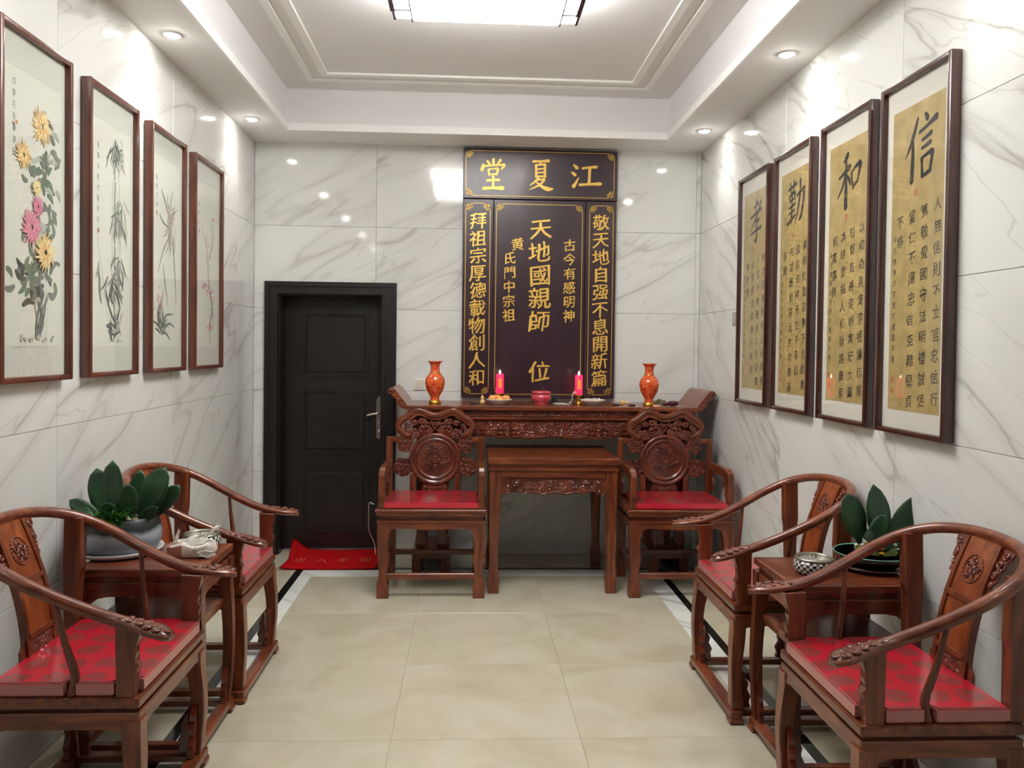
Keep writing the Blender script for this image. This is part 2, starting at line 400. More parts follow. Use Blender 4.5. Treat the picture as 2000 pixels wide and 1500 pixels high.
# ---------------------------------------------------------------- horseshoe chairs (front towards +x, floor origin)
def arm_path():
    L = [(.345, .330, .692), (.318, .322, .703), (.262, .303, .713), (.15, .290, .738), (.02, .305, .794), (-.10, .317, .856), (-.20, .298, .908), (-.275, .235, .943), (-.322, .13, .962)]
    pts = L+[(-.335, 0, .968)]+[(x, -y, z) for x, y, z in L[::-1]]
    return spline(pts, 5)
def rail_z(x):
    t = [(.20, .716), (.13, .738), (.02, .79), (-.10, .85), (-.20, .90)]
    for (a, za), (b, zb) in zip(t, t[1:]):
        if b <= x <= a: return zb+(za-zb)*(x-b)/(a-b)
    return .716
def spiral_leg(bm, sx, sy):
    # bulging cabriole leg standing on the floor runner
    x0, y0 = .215*sx, .268*sy; prof = []
    for i in range(11):
        t = i/10; z = .055+(.43-.055)*t
        b = .012*math.sin(PI*min(1, t*1.15)); wd = .023+.006*t**2+(.004 if t < .12 else 0)
        prof.append((x0+sx*b, y0+sy*b, z, wd))
    prev = None
    for x, y, z, wd in prof:
        r = [bm.verts.new((x+a*wd, y+b*wd, z)) for a, b in ((-1, -1), (1, -1), (1, 1), (-1, 1))]
        if prev:
            for k in range(4): bm.faces.new((prev[k], prev[(k+1) % 4], r[(k+1) % 4], r[k]))
        else: bm.faces.new(r[::-1])
        prev = r
    bm.faces.new(prev)
    es = [e for e in bm.edges if abs((e.verts[0].co-e.verts[1].co).z) > .02]
    bmesh.ops.bevel(bm, geom=es, offset=.004, segments=1, affect='EDGES')
    return bm
def make_horseshoe():
    t = empty('horseshoe_armchair')
    link('seat_frame', bx(nb(-.24, -.295, .468, .24, .295, .50, bev=.008, seg=2), -.222, -.277, .44, .222, .277, .47), M_WY, t)
    # bowed aprons with rounded opening
    def apron(hw, drop=.045):
        o = [(-hw, .455), (hw, .455)]
        inn = [(hw, .36), (hw-.028, .36), (hw-.032, .385), (hw-.048, .402), (hw-.09, .410), (.0, .406), (-hw+.09, .410), (-hw+.048, .402), (-hw+.032, .385), (-hw+.028, .36), (-hw, .36)]
        return o+inn
    link('apron', prism(bmesh.new(), apron(.29), .212, .238, 'x', bev=.003), M_WY, t)
    link('apron', prism(bmesh.new(), apron(.29), -.238, -.212, 'x', bev=.003), M_WY, t)
    for s in (-1, 1):
        link('apron', prism(bmesh.new(), apron(.235), s*.283-.011, s*.283+.011, 'y', bev=.003), M_WX, t)
    for sx in (-1, 1):
        for sy in (-1, 1):
            lg = link('leg', spiral_leg(bmesh.new(), sx, sy), M_WZ, t)
            bm = bmesh.new(); x = sx*.218; y = sy*.268
            pr_ = [(y-sy*.018, .06), (y-sy*.060, .06), (y-sy*.054, .085), (y-sy*.064, .105), (y-sy*.044, .135), (y-sy*.052, .16), (y-sy*.036, .185), (y-sy*.040, .205), (y-sy*.022, .235)]
            prism(bm, pr_, x-.010, x+.010, 'x'); xx = sx*.215
            pr_ = [(xx-sx*.018, .06), (xx-sx*.055, .06), (xx-sx*.050, .085), (xx-sx*.058, .105), (xx-sx*.042, .135), (xx-sx*.048, .16), (xx-sx*.034, .185), (xx-sx*.022, .215)]
            prism(bm, pr_, y-.010, y+.010, 'y')
            link('carved_bracket', bm, M_WC, lg)
    for s in (-1, 1):
        link('floor_runner', nb(s*.225-.026, -.31, .022, s*.225+.026, .31, .056, bev=.005), M_WY, t)
        link('floor_runner', nb(-.20, s*.27-.022, .026, .20, s*.27+.022, .052, bev=.004), M_WX, t)
    for sx in (-1, 1):
        for sy in (-1, 1): link('foot', nb(sx*.225-.03, sy*.285-.03, 0, sx*.225+.03, sy*.285+.03, .026, bev=.006), M_WX, t)
    # armrest rail
    P = arm_path(); n = len(P); rad = []; cum = [0]
    for a, b in zip(P, P[1:]): cum.append(cum[-1]+(b-a).length)
    tab = [(0, .017, .008), (.012, .030, .013), (.035, .039, .0155), (.075, .041, .016), (.115, .036, .0165), (.150, .028, .0175), (.185, .0215, .019), (9, .0205, .0195)]
    for i in range(n):
        d = min(cum[i], cum[-1]-cum[i])
        for (d0, a0, b0), (d1, a1, b1) in zip(tab, tab[1:]):
            if d0 <= d <= d1: q = (d-d0)/(d1-d0); rad.append((a0+(a1-a0)*q, b0+(b1-b0)*q)); break
    rail = link('armrest', tube(bmesh.new(), P, rad, 12), M_WX, t)
    bm = bmesh.new()
    for s in (1, -1):
        for k, (x, y, z, r) in enumerate(((.332, .326, .711, .012), (.306, .337, .717, .014), (.300, .306, .718, .014), (.276, .326, .724, .014), (.270, .294, .725, .014), (.246, .316, .730, .013), (.240, .288, .731, .012), (.216, .306, .735, .011), (.210, .284, .736, .010), (.188, .296, .741, .010))):
            scroll(bm, x, s*y, r, z, d=(-1)**k*s, a0=k, tr=.0052, ax='z')
    tag(link('openwork_carving', bm, M_WC, rail), kind='stuff')
    for s in (-1, 1):
        y = s*.272
        pr_ = [(.168, .498), (.222, .498), (.222, .53), (.229, .545), (.222, .56), (.232, .585), (.236, .592), (.222, .605), (.228, .63), (.222, .645), (.232, .668), (.238, .692), (.240, .708), (.165, .712)]
        link('arm_post', prism(bmesh.new(), pr_, y-.016, y+.016, 'y', bev=.003), M_WZ, t)
        yt = s*.306; pts = spline([(.035, s*.272, .498), (.042, s*.268, .56), (.022, s*.285, .66), (.002, yt, .79)], 5)
        link('arm_spindle', tube(bmesh.new(), pts, [.0165-.009*i/(len(pts)-1) for i in range(len(pts))], 8), M_WZ, t)
        bm = bmesh.new(); yb = s*.262
        pr_ = [(-.023, .498), (.023, .498), (.023, .70), (.034, .735), (.034, .918), (-.034, .918), (-.034, .735), (-.023, .70)]
        prism(bm, pr_, yb-.022, yb+.022, 'y', bev=.004)
        for v in bm.verts: v.co.x += -.222-.0*(v.co.z-.5); v.co.y += s*.025*max(0, (v.co.z-.55))/.4
        link('rear_post', bm, M_WZ, t)
    # splat
    def sx_(z): q = (z-.5)/.46; return -.205-.115*q+.028*math.sin(PI*q)
    def board(bm, y0, y1, z0, z1, th, off=0, ny=1, nz=8, amp=0, fr=60):
        R = []
        for side in (0, 1):
            g = []
            for j in range(nz+1):
                z = z0+(z1-z0)*j/nz; row = []
                for i in range(ny+1):
                    y = y0+(y1-y0)*i/ny; h = 0
                    if amp and side == 1: h = amp*(1-min(1, abs(noise.noise(Vector((y*fr, z*fr, 1))))*4))
                    row.append(bm.verts.new((sx_(z)+off+(th+h if side else 0), y, z)))
                g.append(row)
            R.append(g)
        for g in R:
            for j in range(nz):
                for i in range(ny): bm.faces.new((g[j][i], g[j][i+1], g[j+1][i+1], g[j+1][i]))
        for j in range(nz):
            for i in (0, ny): bm.faces.new((R[0][j][i], R[0][j+1][i], R[1][j+1][i], R[1][j][i]))
        for i in range(ny):
            for j in (0, nz): bm.faces.new((R[0][j][i], R[0][j][i+1], R[1][j][i+1], R[1][j][i]))
        return bm
    sp = link('back_splat', board(bmesh.new(), -.085, .085, .495, .955, .014), M_WD, t)
    bm = bmesh.new()
    for s in (-1, 1): board(bm, s*.078-.009, s*.078+.009, .495, .955, .024, -.004)
    for z in (.605, .775): board(bm, -.075, .075, z-.008, z+.008, .024, -.002, nz=1)
    link('splat_frame', bm, M_WZ, sp)
    link('carved_panel', board(bmesh.new(), -.066, .066, .51, .59, .012, .004, 20, 12, .006, 55), M_WC, sp)
    bm = bmesh.new()
    for k in range(5):
        a = 2*PI*k/5+.3; scroll(bm, .021*math.cos(a), .865+.021*math.sin(a), .014, 0, d=1 if k % 2 else -1, a0=a, tr=.0038, ax='x')
    scroll(bm, 0, .865, .012, 0, tr=.0038, ax='x')
    for k in range(22):
        a = 2*PI*k/22; b = 2*PI*(k+1)/22; tube(bm, [(0, .044*math.cos(a), .865+.044*math.sin(a)), (0, .044*math.cos(b), .865+.044*math.sin(b))], .0028, 4, up=(1, 0, 0))
    for v in bm.verts: v.co.x += sx_(v.co.z)+.015
    link('round_medallion', bm, M_WC, sp)
    for s in (-1, 1):
        bm = bmesh.new()
        pr_ = [(s*.085, .952), (s*.142, .948), (s*.135, .925), (s*.123, .915), (s*.126, .895), (s*.112, .875), (s*.114, .855), (s*.100, .835), (s*.100, .815), (s*.085, .795)]
        prism(bm, pr_, 0, .010, 'x')
        for k, (yy, zz, r) in enumerate(((.115, .93, .014), (.10, .905, .013), (.112, .888, .010), (.098, .868, .012), (.097, .842, .009))): scroll(bm, s*yy, zz, r, .012, d=s*(-1)**k, a0=k, tr=.0042, ax='x')
        for v in bm.verts: v.co.x += sx_(v.co.z)
        link('carved_wing', bm, M_WC, sp)
        bm = bmesh.new()
        prism(bm, [(s*.085, .50), (s*.135, .50), (s*.128, .53), (s*.112, .54), (s*.110, .565), (s*.096, .58), (s*.085, .61)], 0, .012, 'x')
        for v in bm.verts: v.co.x += sx_(v.co.z)
        link('carved_wing', bm, M_WC, sp)
    return t
def make_cushion(name, poly, z0, z1, mats):
    bm = bmesh.new()
    prism(bm, poly, z0, z1, 'z')
    es = [e for e in bm.edges if abs(e.verts[0].co.z-e.verts[1].co.z) < 1e-5]
    bmesh.ops.bevel(bm, geom=es, offset=.006, segments=2, affect='EDGES')
    bm.normal_update()
    for f in bm.faces: f.material_index = 0 if abs(f.normal.z) > .6 else 1
    return link(name, bm, mats)
chair0 = make_horseshoe()
cpoly = [(-.20, -.285), (.015, -.285), (.015, -.252), (.052, -.252), (.052, -.285), (.162, -.285), (.162, -.248), (.236, -.248),
         (.236, .248), (.162, .248), (.162, .285), (.052, .285), (.052, .252), (.015, .252), (.015, .285), (-.20, .285)]
cush0 = make_cushion('seat_cushion', cpoly, .501, .545, [M_CUSH, M_CUSHS])
CH = [(-1.205, 2.70, 0, 'left', 'near'), (-1.205, 3.79, 0, 'left', 'far'), (1.352, 2.475, PI, 'right', 'near'), (1.352, 3.555, PI, 'right', 'far')]
LBL = {('left', 'near'): 'carved rosewood horseshoe armchair at left in the foreground, cut off by the frame edge',
       ('left', 'far'): 'carved rosewood horseshoe armchair behind the big potted plant, nearest the door',
       ('right', 'near'): 'carved rosewood horseshoe armchair in the right foreground, round medallion on its splat in view',
       ('right', 'far'): 'carved rosewood horseshoe armchair by the right wall, beyond the side table with the green dish'}
CLB = {('left', 'near'): 'red damask cushion on the left foreground horseshoe armchair', ('left', 'far'): 'red damask cushion on the left horseshoe armchair next to the door mat',
       ('right', 'near'): 'bright red damask cushion on the right foreground horseshoe armchair', ('right', 'far'): 'pinkish red damask cushion on the farther right horseshoe armchair'}
for i, (x, y, rz, sd, nf) in enumerate(CH):
    o = chair0 if i == 0 else copy_tree(chair0)
    o.location = (x, y, 0); o.rotation_euler = (0, 0, rz); tag(o, LBL[(sd, nf)], 'armchair', 'horseshoe armchairs along the side walls')
    c = cush0 if i == 0 else copy_tree(cush0)
    c.location = (x, y, 0); c.rotation_euler = (0, 0, rz); tag(c, CLB[(sd, nf)], 'cushion', 'cushions on the horseshoe armchairs')

# ---------------------------------------------------------------- side tables
def make_side_table():
    t = empty('side_table')
    hx, hy = .235, .205
    bm = nb(-hx, -hy, .682, hx, hy, .71, bev=.006, seg=2)
    link('table_top', bm, M_WX, t)
    bm = bmesh.new(); bx(bm, -hx+.018, -hy+.018, .655, hx-.018, hy-.018, .684); link('waist', bm, M_WY, t)
    for s in (-1, 1):
        o = [(-hy+.005, .658), (hy-.005, .658), (hy-.005, .56), (hy-.05, .575), (hy-.075, .60), (hy-.11, .606), (-hy+.11, .606), (-hy+.075, .60), (-hy+.05, .575), (-hy+.005, .56)]
        link('apron', prism(bmesh.new(), o, s*(hx-.016)-.01, s*(hx-.016)+.01, 'x', bev=.002), M_WY, t)
        o = [(a*(hx-.005)/(hy-.005), b) for a, b in o]
        link('apron', prism(bmesh.new(), o, s*(hy-.016)-.01, s*(hy-.016)+.01, 'y', bev=.002), M_WX, t)
    for sx in (-1, 1):
        for sy in (-1, 1):
            bm = bmesh.new(); x, y = sx*(hx-.02), sy*(hy-.02); prev = None
            for i in range(12):
                q = i/11; z = .05+.61*q; b = .012*math.sin(PI*min(1, q*1.2))-.004; wd = .019+.007*q*q
                r = [bm.verts.new((x+sx*b+a*wd, y+sy*b*.6+c_*wd, z)) for a, c_ in ((-1, -1), (1, -1), (1, 1), (-1, 1))]
                if prev:
                    for k in range(4): bm.faces.new((prev[k], prev[(k+1) % 4], r[(k+1) % 4], r[k]))
                else: bm.faces.new(r[::-1])
                prev = r
            bm.faces.new(prev)
            lg = link('leg', bm, M_WZ, t)
            yy = y
            pr_ = [(yy-sy*.015, .055), (yy-sy*.052, .055), (yy-sy*.046, .08), (yy-sy*.054, .10), (yy-sy*.038, .13), (yy-sy*.044, .155), (yy-sy*.015, .20)]
            link('carved_bracket', prism(bmesh.new(), pr_, x-.009, x+.009, 'x'), M_WC, lg)
            link('foot', nb(sx*(hx-.02)-.03, sy*(hy-.018)-.028, 0, sx*(hx-.02)+.03, sy*(hy-.018)+.028, .024, bev=.005), M_WX, t)
    link('lower_shelf', bx(nb(-hx+.03, -hy+.03, .47, hx-.03, hy-.03, .488), -hx+.035, -hy+.035, .45, hx-.035, hy-.035, .472), M_WX, t)
    for s in (-1, 1):
        link('floor_runner', nb(s*(hx-.02)-.023, -hy-.005, .022, s*(hx-.02)+.023, hy+.005, .054, bev=.004), M_WY, t)
        link('floor_runner', nb(-hx+.03, s*(hy-.02)-.018, .026, hx-.03, s*(hy-.02)+.018, .05, bev=.003), M_WX, t)
    return t
st0 = make_side_table(); st0.location = (-1.225, 3.235, 0)
tag(st0, 'small rosewood side table between the left armchairs under a grey flower pot', 'side table', 'side tables between the armchairs')
st1 = copy_tree(st0); st1.location = (1.408, 3.01, 0)
tag(st1, 'small rosewood side table between the right armchairs under a green planted dish', 'side table', 'side tables between the armchairs')

# ---------------------------------------------------------------- master chairs with disc backs (front towards -y)
def carve_lobe(bm, cx, cz, rx, rz_, y, seed):
    rnd = random.Random(seed); n = 26; pts = []
    for k in range(n):
        a = 2*PI*k/n; q = 1+.10*math.cos(5*a+seed); pts.append((cx+rx*q*math.cos(a), cz+rz_*q*math.sin(a)))
    prism(bm, pts, y-.008, y+.010, 'y')
    for k in range(7):
        a = 2*PI*k/6+seed; q = 0 if k == 6 else .62
        scroll(bm, cx+rx*q*math.cos(a), cz+rz_*q*math.sin(a), .40*min(rx, rz_), y-.010, d=rnd.choice((-1, 1)), a0=a, tr=.0055, seg=5)
def make_master():
    t = empty('disc_back_armchair')
    F, B, hw = -.27, .255, .33
    link('seat_frame', bx(bx(bx(nb(-.345, F-.012, .532, .345, B+.01, .553, bev=.006), -.338, F-.006, .512, .338, B+.004, .534), -.318, F+.012, .478, .318, B-.01, .514), -.335, F-.003, .470, .335, B, .484), M_WX, t)
    def apron(h):
        return [(-h, .475), (h, .475), (h, .36), (h-.062, .36), (h-.066, .41), (h-.082, .432), (h-.12, .438), (h-.2, .432), (0, .420), (-h+.2, .432), (-h+.12, .438), (-h+.082, .432), (-h+.066, .41), (-h+.062, .36), (-h, .36)]
    link('apron', prism(bmesh.new(), apron(.325), F+.002, F+.026, 'y', bev=.003), M_WX, t)
    for s in (-1, 1): link('apron', prism(bmesh.new(), [(a*.8, b) for a, b in apron(.325)], s*.318-.011, s*.318+.011, 'x', bev=.003), M_WY, t)
    for s in (-1, 1):
        pr_ = [(.332, 0), (.332, .088), (.322, .095), (.318, .16), (.327, .26), (.331, .36), (.331, .478), (.255, .478), (.258, .41), (.266, .36), (.270, .28), (.256, .245), (.266, .22), (.272, .16), (.270, .097), (.260, .088), (.260, 0)]
        link('leg', prism(bmesh.new(), [(s*a, b) for a, b in pr_], F, F+.062, 'y', bev=.004), M_WZ, t)
        pr_ = [(.320, 0), (.320, .478), (.262, .478), (.262, 0)]
        link('leg', prism(bmesh.new(), [(s*a, b) for a, b in pr_], B-.055, B, 'y', bev=.004), M_WZ, t)
        link('stretcher', nb(s*.295-.014, F+.05, .14, s*.295+.014, B-.04, .172, bev=.003), M_WY, t)
    link('stretcher', nb(-.275, F+.014, .114, .275, F+.044, .152, bev=.004), M_WX, t)
    link('stretcher', nb(-.27, B-.04, .15, .27, B-.012, .182, bev=.003), M_WX, t)
    # back
    by = .20; q0, q1 = by, by+.034
    for s in (-1, 1):
        link('back_post', nb(s*.308-.020, q0, .55, s*.308+.020, q1, .948, bev=.004), M_WZ, t)
        link('back_rail', nb(min(s*.17, s*.289), q0, .914, max(s*.17, s*.289), q1, .948, bev=.003), M_WX, t)
        link('back_stile', nb(s*.150-.019, q0, .55, s*.150+.019, q1, .70, bev=.004), M_WZ, t)
    link('back_rail', nb(-.29, q0, .553, .29, q1, .572, bev=.003), M_WX, t)
    DC = .800
    bm = bmesh.new()
    prof = [(.176, .012), (.176, -.010), (.168, -.020), (.155, -.020), (.148, -.008), (.142, -.008), (.136, -.015), (.128, -.015), (.122, -.006), (.118, -.004)]
    lathe(bm, [(0, .02), (.170, .02)]+prof+[(0, -.004)], 48, (0, by+.012, DC), ax='y')
    disc = link('carved_disc', bm, M_WC, t)
    bm = bmesh.new()
    for k in range(9):
        a = 2*PI*k/8; rr = .068 if k < 8 else 0
        scroll(bm, rr*math.cos(a), DC+rr*math.sin(a), .030, by+.007, d=1 if k % 2 else -1, a0=a*2, tr=.0045)
    tag(link('disc_relief', bm, M_WC, disc), kind='stuff')
    out = [(0, 1.117), (-.045, 1.128), (-.085, 1.147), (-.12, 1.155), (-.155, 1.148), (-.178, 1.128), (-.205, 1.102), (-.240, 1.082), (-.258, 1.062), (-.268, 1.03), (-.264, 1.0), (-.245, .968), (-.215, .945), (-.19, .932)]
    inn = [(0, 1.062), (-.045, 1.070), (-.085, 1.086), (-.114, 1.094), (-.128, 1.090), (-.148, 1.074), (-.17, 1.062), (-.19, 1.052), (-.212, 1.036), (-.228, 1.016), (-.222, 1.0), (-.205, .990), (-.18, .975), (-.16, .962)]
    O = [(-a, b) for a, b in out[::-1]]+out[1:]; I = [(-a, b) for a, b in inn[::-1]]+inn[1:]
    Os = [(p.x, p.y) for p in spline([(a, b, 0) for a, b in O], 3)]; Is = [(p.x, p.y) for p in spline([(a, b, 0) for a, b in I], 3)]
    bm = ring(bmesh.new(), Os, Is, q0-.006, q1, closed=False)
    crest = link('crest_rail', bm, M_WX, t, )
    md = [((a[0]+b[0])/2, q0-.008, (a[1]+b[1])/2+.004) for a, b in zip(Os, Is)]
    link('crest_moulding', tube(bmesh.new(), md, [(.016, .006)]*len(md), 8, up=(0, 1, 0)), M_WX, crest)
    bm = bmesh.new(); rnd = random.Random(3)
    for k, (x, z, r) in enumerate(((0, 1.025, .026), (.05, 1.03, .024), (.095, 1.055, .022), (.14, 1.04, .022), (.185, 1.02, .022), (.205, 1.0, .016), (.04, .99, .022), (.09, 1.0, .026), (.135, .985, .022), (.17, .985, .016), (.12, .955, .018), (.07, 1.065, .014), (.025, 1.05, .012), (.16, 1.05, .012), (.15, .945, .016))):
        for s in ((-1, 1) if x else (1,)):
            scroll(bm, s*x, z, r, by+.012, d=s*(-1)**k, a0=k*1.3 if s > 0 else PI-k*1.3, tr=.0078, seg=5)
    for s in (-1, 1):
        prism(bm, [(s*.02, .972), (s*.10, .955), (s*.15, .93), (s*.18, .945), (s*.195, .972), (s*.15, .985), (s*.10, .99), (s*.06, 1.0), (s*.0, 1.003)], by+.008, by+.022, 'y')
    tag(link('openwork_carving', bm, M_WC, crest), kind='stuff')
    for k, (cx, cz, rx, rz_) in enumerate(((.205, .905, .052, .060), (.215, .745, .062, .062))):
        for s in (-1, 1): bm = bmesh.new(); carve_lobe(bm, s*cx, cz, rx, rz_, by+.010, k*3+s); link('carved_cloud', bm, M_WC, t)
    bm = bmesh.new(); prism(bm, [(-.09, .575), (.09, .575), (.092, .60), (.075, .632), (-.075, .632), (-.092, .60)], by+.002, by+.02, 'y')
    for k in range(5): scroll(bm, -.066+.033*k, .60, .015, by-.002, d=(-1)**k, a0=k, tr=.005)
    link('carved_pad', bm, M_WC, t)
    for s in (-1, 1):   # arms
        a = link('armrest', prism(bmesh.new(), [(by+.01, .795), (by+.01, .757), (-.20, .742), (-.215, .70), (-.215, .55), (-.262, .55), (-.262, .755), (-.252, .782), (-.215, .782), (-.20, .80), (-.10, .80)], s*.308-.019, s*.308+.019, 'x', bev=.004), M_WY, t)
        bm = bmesh.new(); o = [(-.215, .60), (-.18, .60), (-.155, .625), (-.165, .66), (-.13, .69), (-.12, .745), (-.215, .742)]
        prism(bm, o, s*.308-.008, s*.308+.008, 'x')
        for k, (yy, zz) in enumerate(((-.19, .635), (-.18, .675), (-.165, .715), (-.195, .72))): scroll(bm, yy, zz, .015, s*.308-s*.010, d=(-1)**k, a0=k, tr=.005, ax='x')
        link('carved_bracket', bm, M_WC, a)
        bm = bmesh.new(); prism(bm, [(.11, .60), (.185, .60), (.185, .742), (.10, .742), (.12, .70), (.10, .66)], s*.308-.008, s*.308+.008, 'x'); link('carved_bracket', bm, M_WC, a)
    return t
mc0 = make_master(); mc0.location = (-.222, 5.205, 0)
tag(mc0, 'carved rosewood armchair with round disc back, left of the small square table', 'armchair', 'disc back armchairs before the altar')
mc1 = copy_tree(mc0); mc1.location = (1.345, 5.205, 0)
tag(mc1, 'carved rosewood armchair with round disc back, right of the small square table', 'armchair', 'disc back armchairs before the altar')
mp = [(-.278, .185), (-.298, -.258), (.292, -.258), (.278, .185)]
k0 = make_cushion('seat_cushion', mp, .554, .592, [M_CUSH, M_CUSHR]); k0.location = (-.222, 5.205, 0)
tag(k0, 'red plastic-wrapped cushion on the disc back armchair beside the door', 'cushion', 'cushions on the disc back armchairs')
k1 = copy_tree(k0); k1.location = (1.345, 5.205, 0)
tag(k1, 'red plastic-wrapped cushion on the disc back armchair in the right corner', 'cushion', 'cushions on the disc back armchairs')

# ---------------------------------------------------------------- square offering table
t = empty('offering_table', (.542, 5.37, 0), label='square rosewood offering table with carved apron standing before the altar', cat='table')
HX, HY = .417, .352
bm = nb(-HX, -HY, .822, HX, HY, .862, bev=.007, seg=2); link('table_top', bm, M_WX, t)
link('waist', bx(nb(-HX+.016, -HY+.016, .79, HX-.016, HY-.016, .825), -HX+.004, -HY+.004, .782, HX-.004, HY-.004, .796), M_WX, t)
for a, b in ((-HY+.012, -HY+.045), (HY-.045, HY-.012)): link('rail', nb(-HX+.084, a, .735, HX-.084, b, .784, bev=.004), M_WX, t)
for a, b in ((-HX+.012, -HX+.045), (HX-.045, HX-.012)): link('rail', nb(a, -HY+.08, .735, b, HY-.08, .784, bev=.004), M_WY, t)
def wavy(a):
    q = abs(a); return .632+(.0 if q > .27 else .012 if q > .2 else .006*math.cos(q*45))
for s in (-1, 1):
    y = s*(HY-.026)
    bm = bmesh.new()
    n = 40; o = [(-.335, .737), (.335, .737)]+[(.335-.67*i/n, wavy(.335-.67*i/n)) for i in range(n+1)]
    prism(bm, o, y-.008, y+.008, 'y'); ap = link('apron', bm, M_WX, t)
    bm = relief(bmesh.new(), -.30, .30, lambda a: wavy(a)+.008, .728, y+s*.009, s, 110, 16, .007, 42, seed=2)
    for k in range(14):
        bx(bm, -.29+.022*(k % 4)+(.5 if k > 6 else 0)-.0, y+s*.012-.004, .65+.016*(k % 5), -.262+.022*(k % 4)+(.5 if k > 6 else 0), y+s*.012+.004, .655+.016*(k % 5))
    tag(link('apron_relief', bm, M_WC, ap, smooth=False), kind='stuff')
    bm = bmesh.new(); o = [(a*.8, b) for a, b in o]; x = s*(HX-.026); prism(bm, o, x-.008, x+.008, 'x'); link('apron', bm, M_WY, t)
for sx in (-1, 1):
    for sy in (-1, 1):
        bm = bmesh.new()
        pr_ = [(.405, 0), (.412, .09), (.403, .10), (.398, .2), (.398, .42), (.404, .45), (.399, .475), (.407, .5), (.407, .785), (.335, .785), (.335, .50), (.345, .475), (.337, .46), (.346, .42), (.350, .2), (.347, .10), (.338, .09), (.342, 0)]
        y = sy*(HY-.045)
        prism(bm, [(sx*a, b) for a, b in pr_], y-.033, y+.033, 'y', bev=.004)
        link('leg', bm, M_WZ, t)
# ---------------------------------------------------------------- altar table
t = empty('altar_table', (.58, 5.70, 0), label='long rosewood altar table with upturned scroll ends against the back wall', cat='table')
AX0, AX1, AY0, AY1, AZ = -1.02, 1.02, -.25, .285, 1.158
def end(s):
    up_ = spline([(AX1-.02, AZ, 0), (1.01, AZ+.018, 0), (1.035, AZ+.048, 0), (1.062, AZ+.085, 0), (1.085, AZ+.110, 0), (1.108, AZ+.116, 0), (1.126, AZ+.102, 0), (1.127, AZ+.082, 0), (1.112, AZ+.074, 0), (1.100, AZ+.080, 0)], 3)
    lo_ = spline([(1.105, AZ+.062, 0), (1.085, AZ+.055, 0), (1.072, AZ+.03, 0), (1.055, AZ-.005, 0), (1.035, AZ-.022, 0), (AX1-.02, AZ-.028, 0)], 3)
    return [(s*p.x, p.y) for p in up_+lo_]
bm = nb(AX0, AY0, AZ-.030, AX1, AY1, AZ, bev=.006, seg=2); link('altar_top', bm, M_WX, t)
for s in (-1, 1):
    e_ = link('scroll_end', prism(bmesh.new(), end(s), AY0+.012, AY1-.012, 'y', bev=.002), M_WX, t)
    bm = bmesh.new(); scroll(bm, s*1.108, AZ+.09, .020, AY0+.008, d=-s, a0=0, tr=.005); scroll(bm, s*1.06, AZ+.035, .016, AY0+.010, d=s, a0=1, tr=.005); scroll(bm, s*1.035, AZ+.008, .012, AY0+.010, d=-s, a0=1, tr=.004)
    tag(link('scroll_carving', bm, M_WC, e_), kind='stuff')
link('waist', nb(-.96, AY0+.035, AZ-.075, .96, AY1-.02, AZ-.028), M_WX, t)
bm = relief(bmesh.new(), -.955, .955, AZ-.070, AZ-.034, AY0+.033, -1, 260, 6, .006, 60, seed=5)
link('waist_carving', bm, M_WC, t)
link('moulding', nb(-.985, AY0+.012, AZ-.095, .985, AY1-.01, AZ-.076, bev=.005), M_WX, t)
def step(a):
    q = abs(a)
    return .934+(0 if q > .47 else .012 if q > .40 else -.002 if q > .2 else .006*math.cos(q*20))
n = 80; o = [(-.96, AZ-.093), (.96, AZ-.093)]+[(.96-1.92*i/n, step(.96-1.92*i/n)) for i in range(n+1)]
ap = link('apron', prism(bmesh.new(), o, AY0+.036, AY0+.056, 'y'), M_WX, t)
link('apron', prism(bmesh.new(), o, AY1-.06, AY1-.04, 'y'), M_WX, t)
bm = bmesh.new()
for a0, a1, sd in ((-.94, -.58, 1), (-.56, -.30, 2), (-.28, .28, 3), (.30, .56, 4), (.58, .94, 6)):
    relief(bm, a0, a1, lambda a: step(a)+.012, AZ-.105, AY0+.035, -1, int((a1-a0)*190), 18, .008, 40, seed=sd)
for k in range(12):
    x = (-.50, -.36, -.27, .27, .36, .50)[k % 6]; z = .965+.03*(k//6); bx(bm, x-.035, AY0+.022, z, x+.035, AY0+.032, z+.006); bx(bm, x-.02, AY0+.022, z, x-.014, AY0+.032, z+.03)
tag(link('apron_relief', bm, M_WC, ap), kind='stuff')
for sx in (-1, 1):
    for sy in (AY0+.075, AY1-.08):
        for xo in (.90, .755):
            bm = bmesh.new(); w_ = .034
            pr_ = [(xo-w_, .145), (xo-w_*.6, .16), (xo-w_*1.1, .22), (xo-w_*.7, .30), (xo-w_, .42), (xo-w_, 1.06), (xo+w_, 1.06), (xo+w_, .42), (xo+w_*.7, .30), (xo+w_*1.1, .22), (xo+w_*.6, .16), (xo+w_, .145)]
            prism(bm, [(sx*a, b) for a, b in pr_], sy-.03, sy+.03, 'y', bev=.003); link('leg', bm, M_WZ, t)
    link('base_rail', bx(bx(nb(sx*.8275-.13, AY0+.035, .10, sx*.8275+.13, AY1-.04, .146, bev=.004), sx*.8275-.13, AY0+.035, 0, sx*.8275-.07, AY1-.04, .102), sx*.8275+.07, AY0+.035, 0, sx*.8275+.13, AY1-.04, .102), M_WY, t)
AZW = AZ

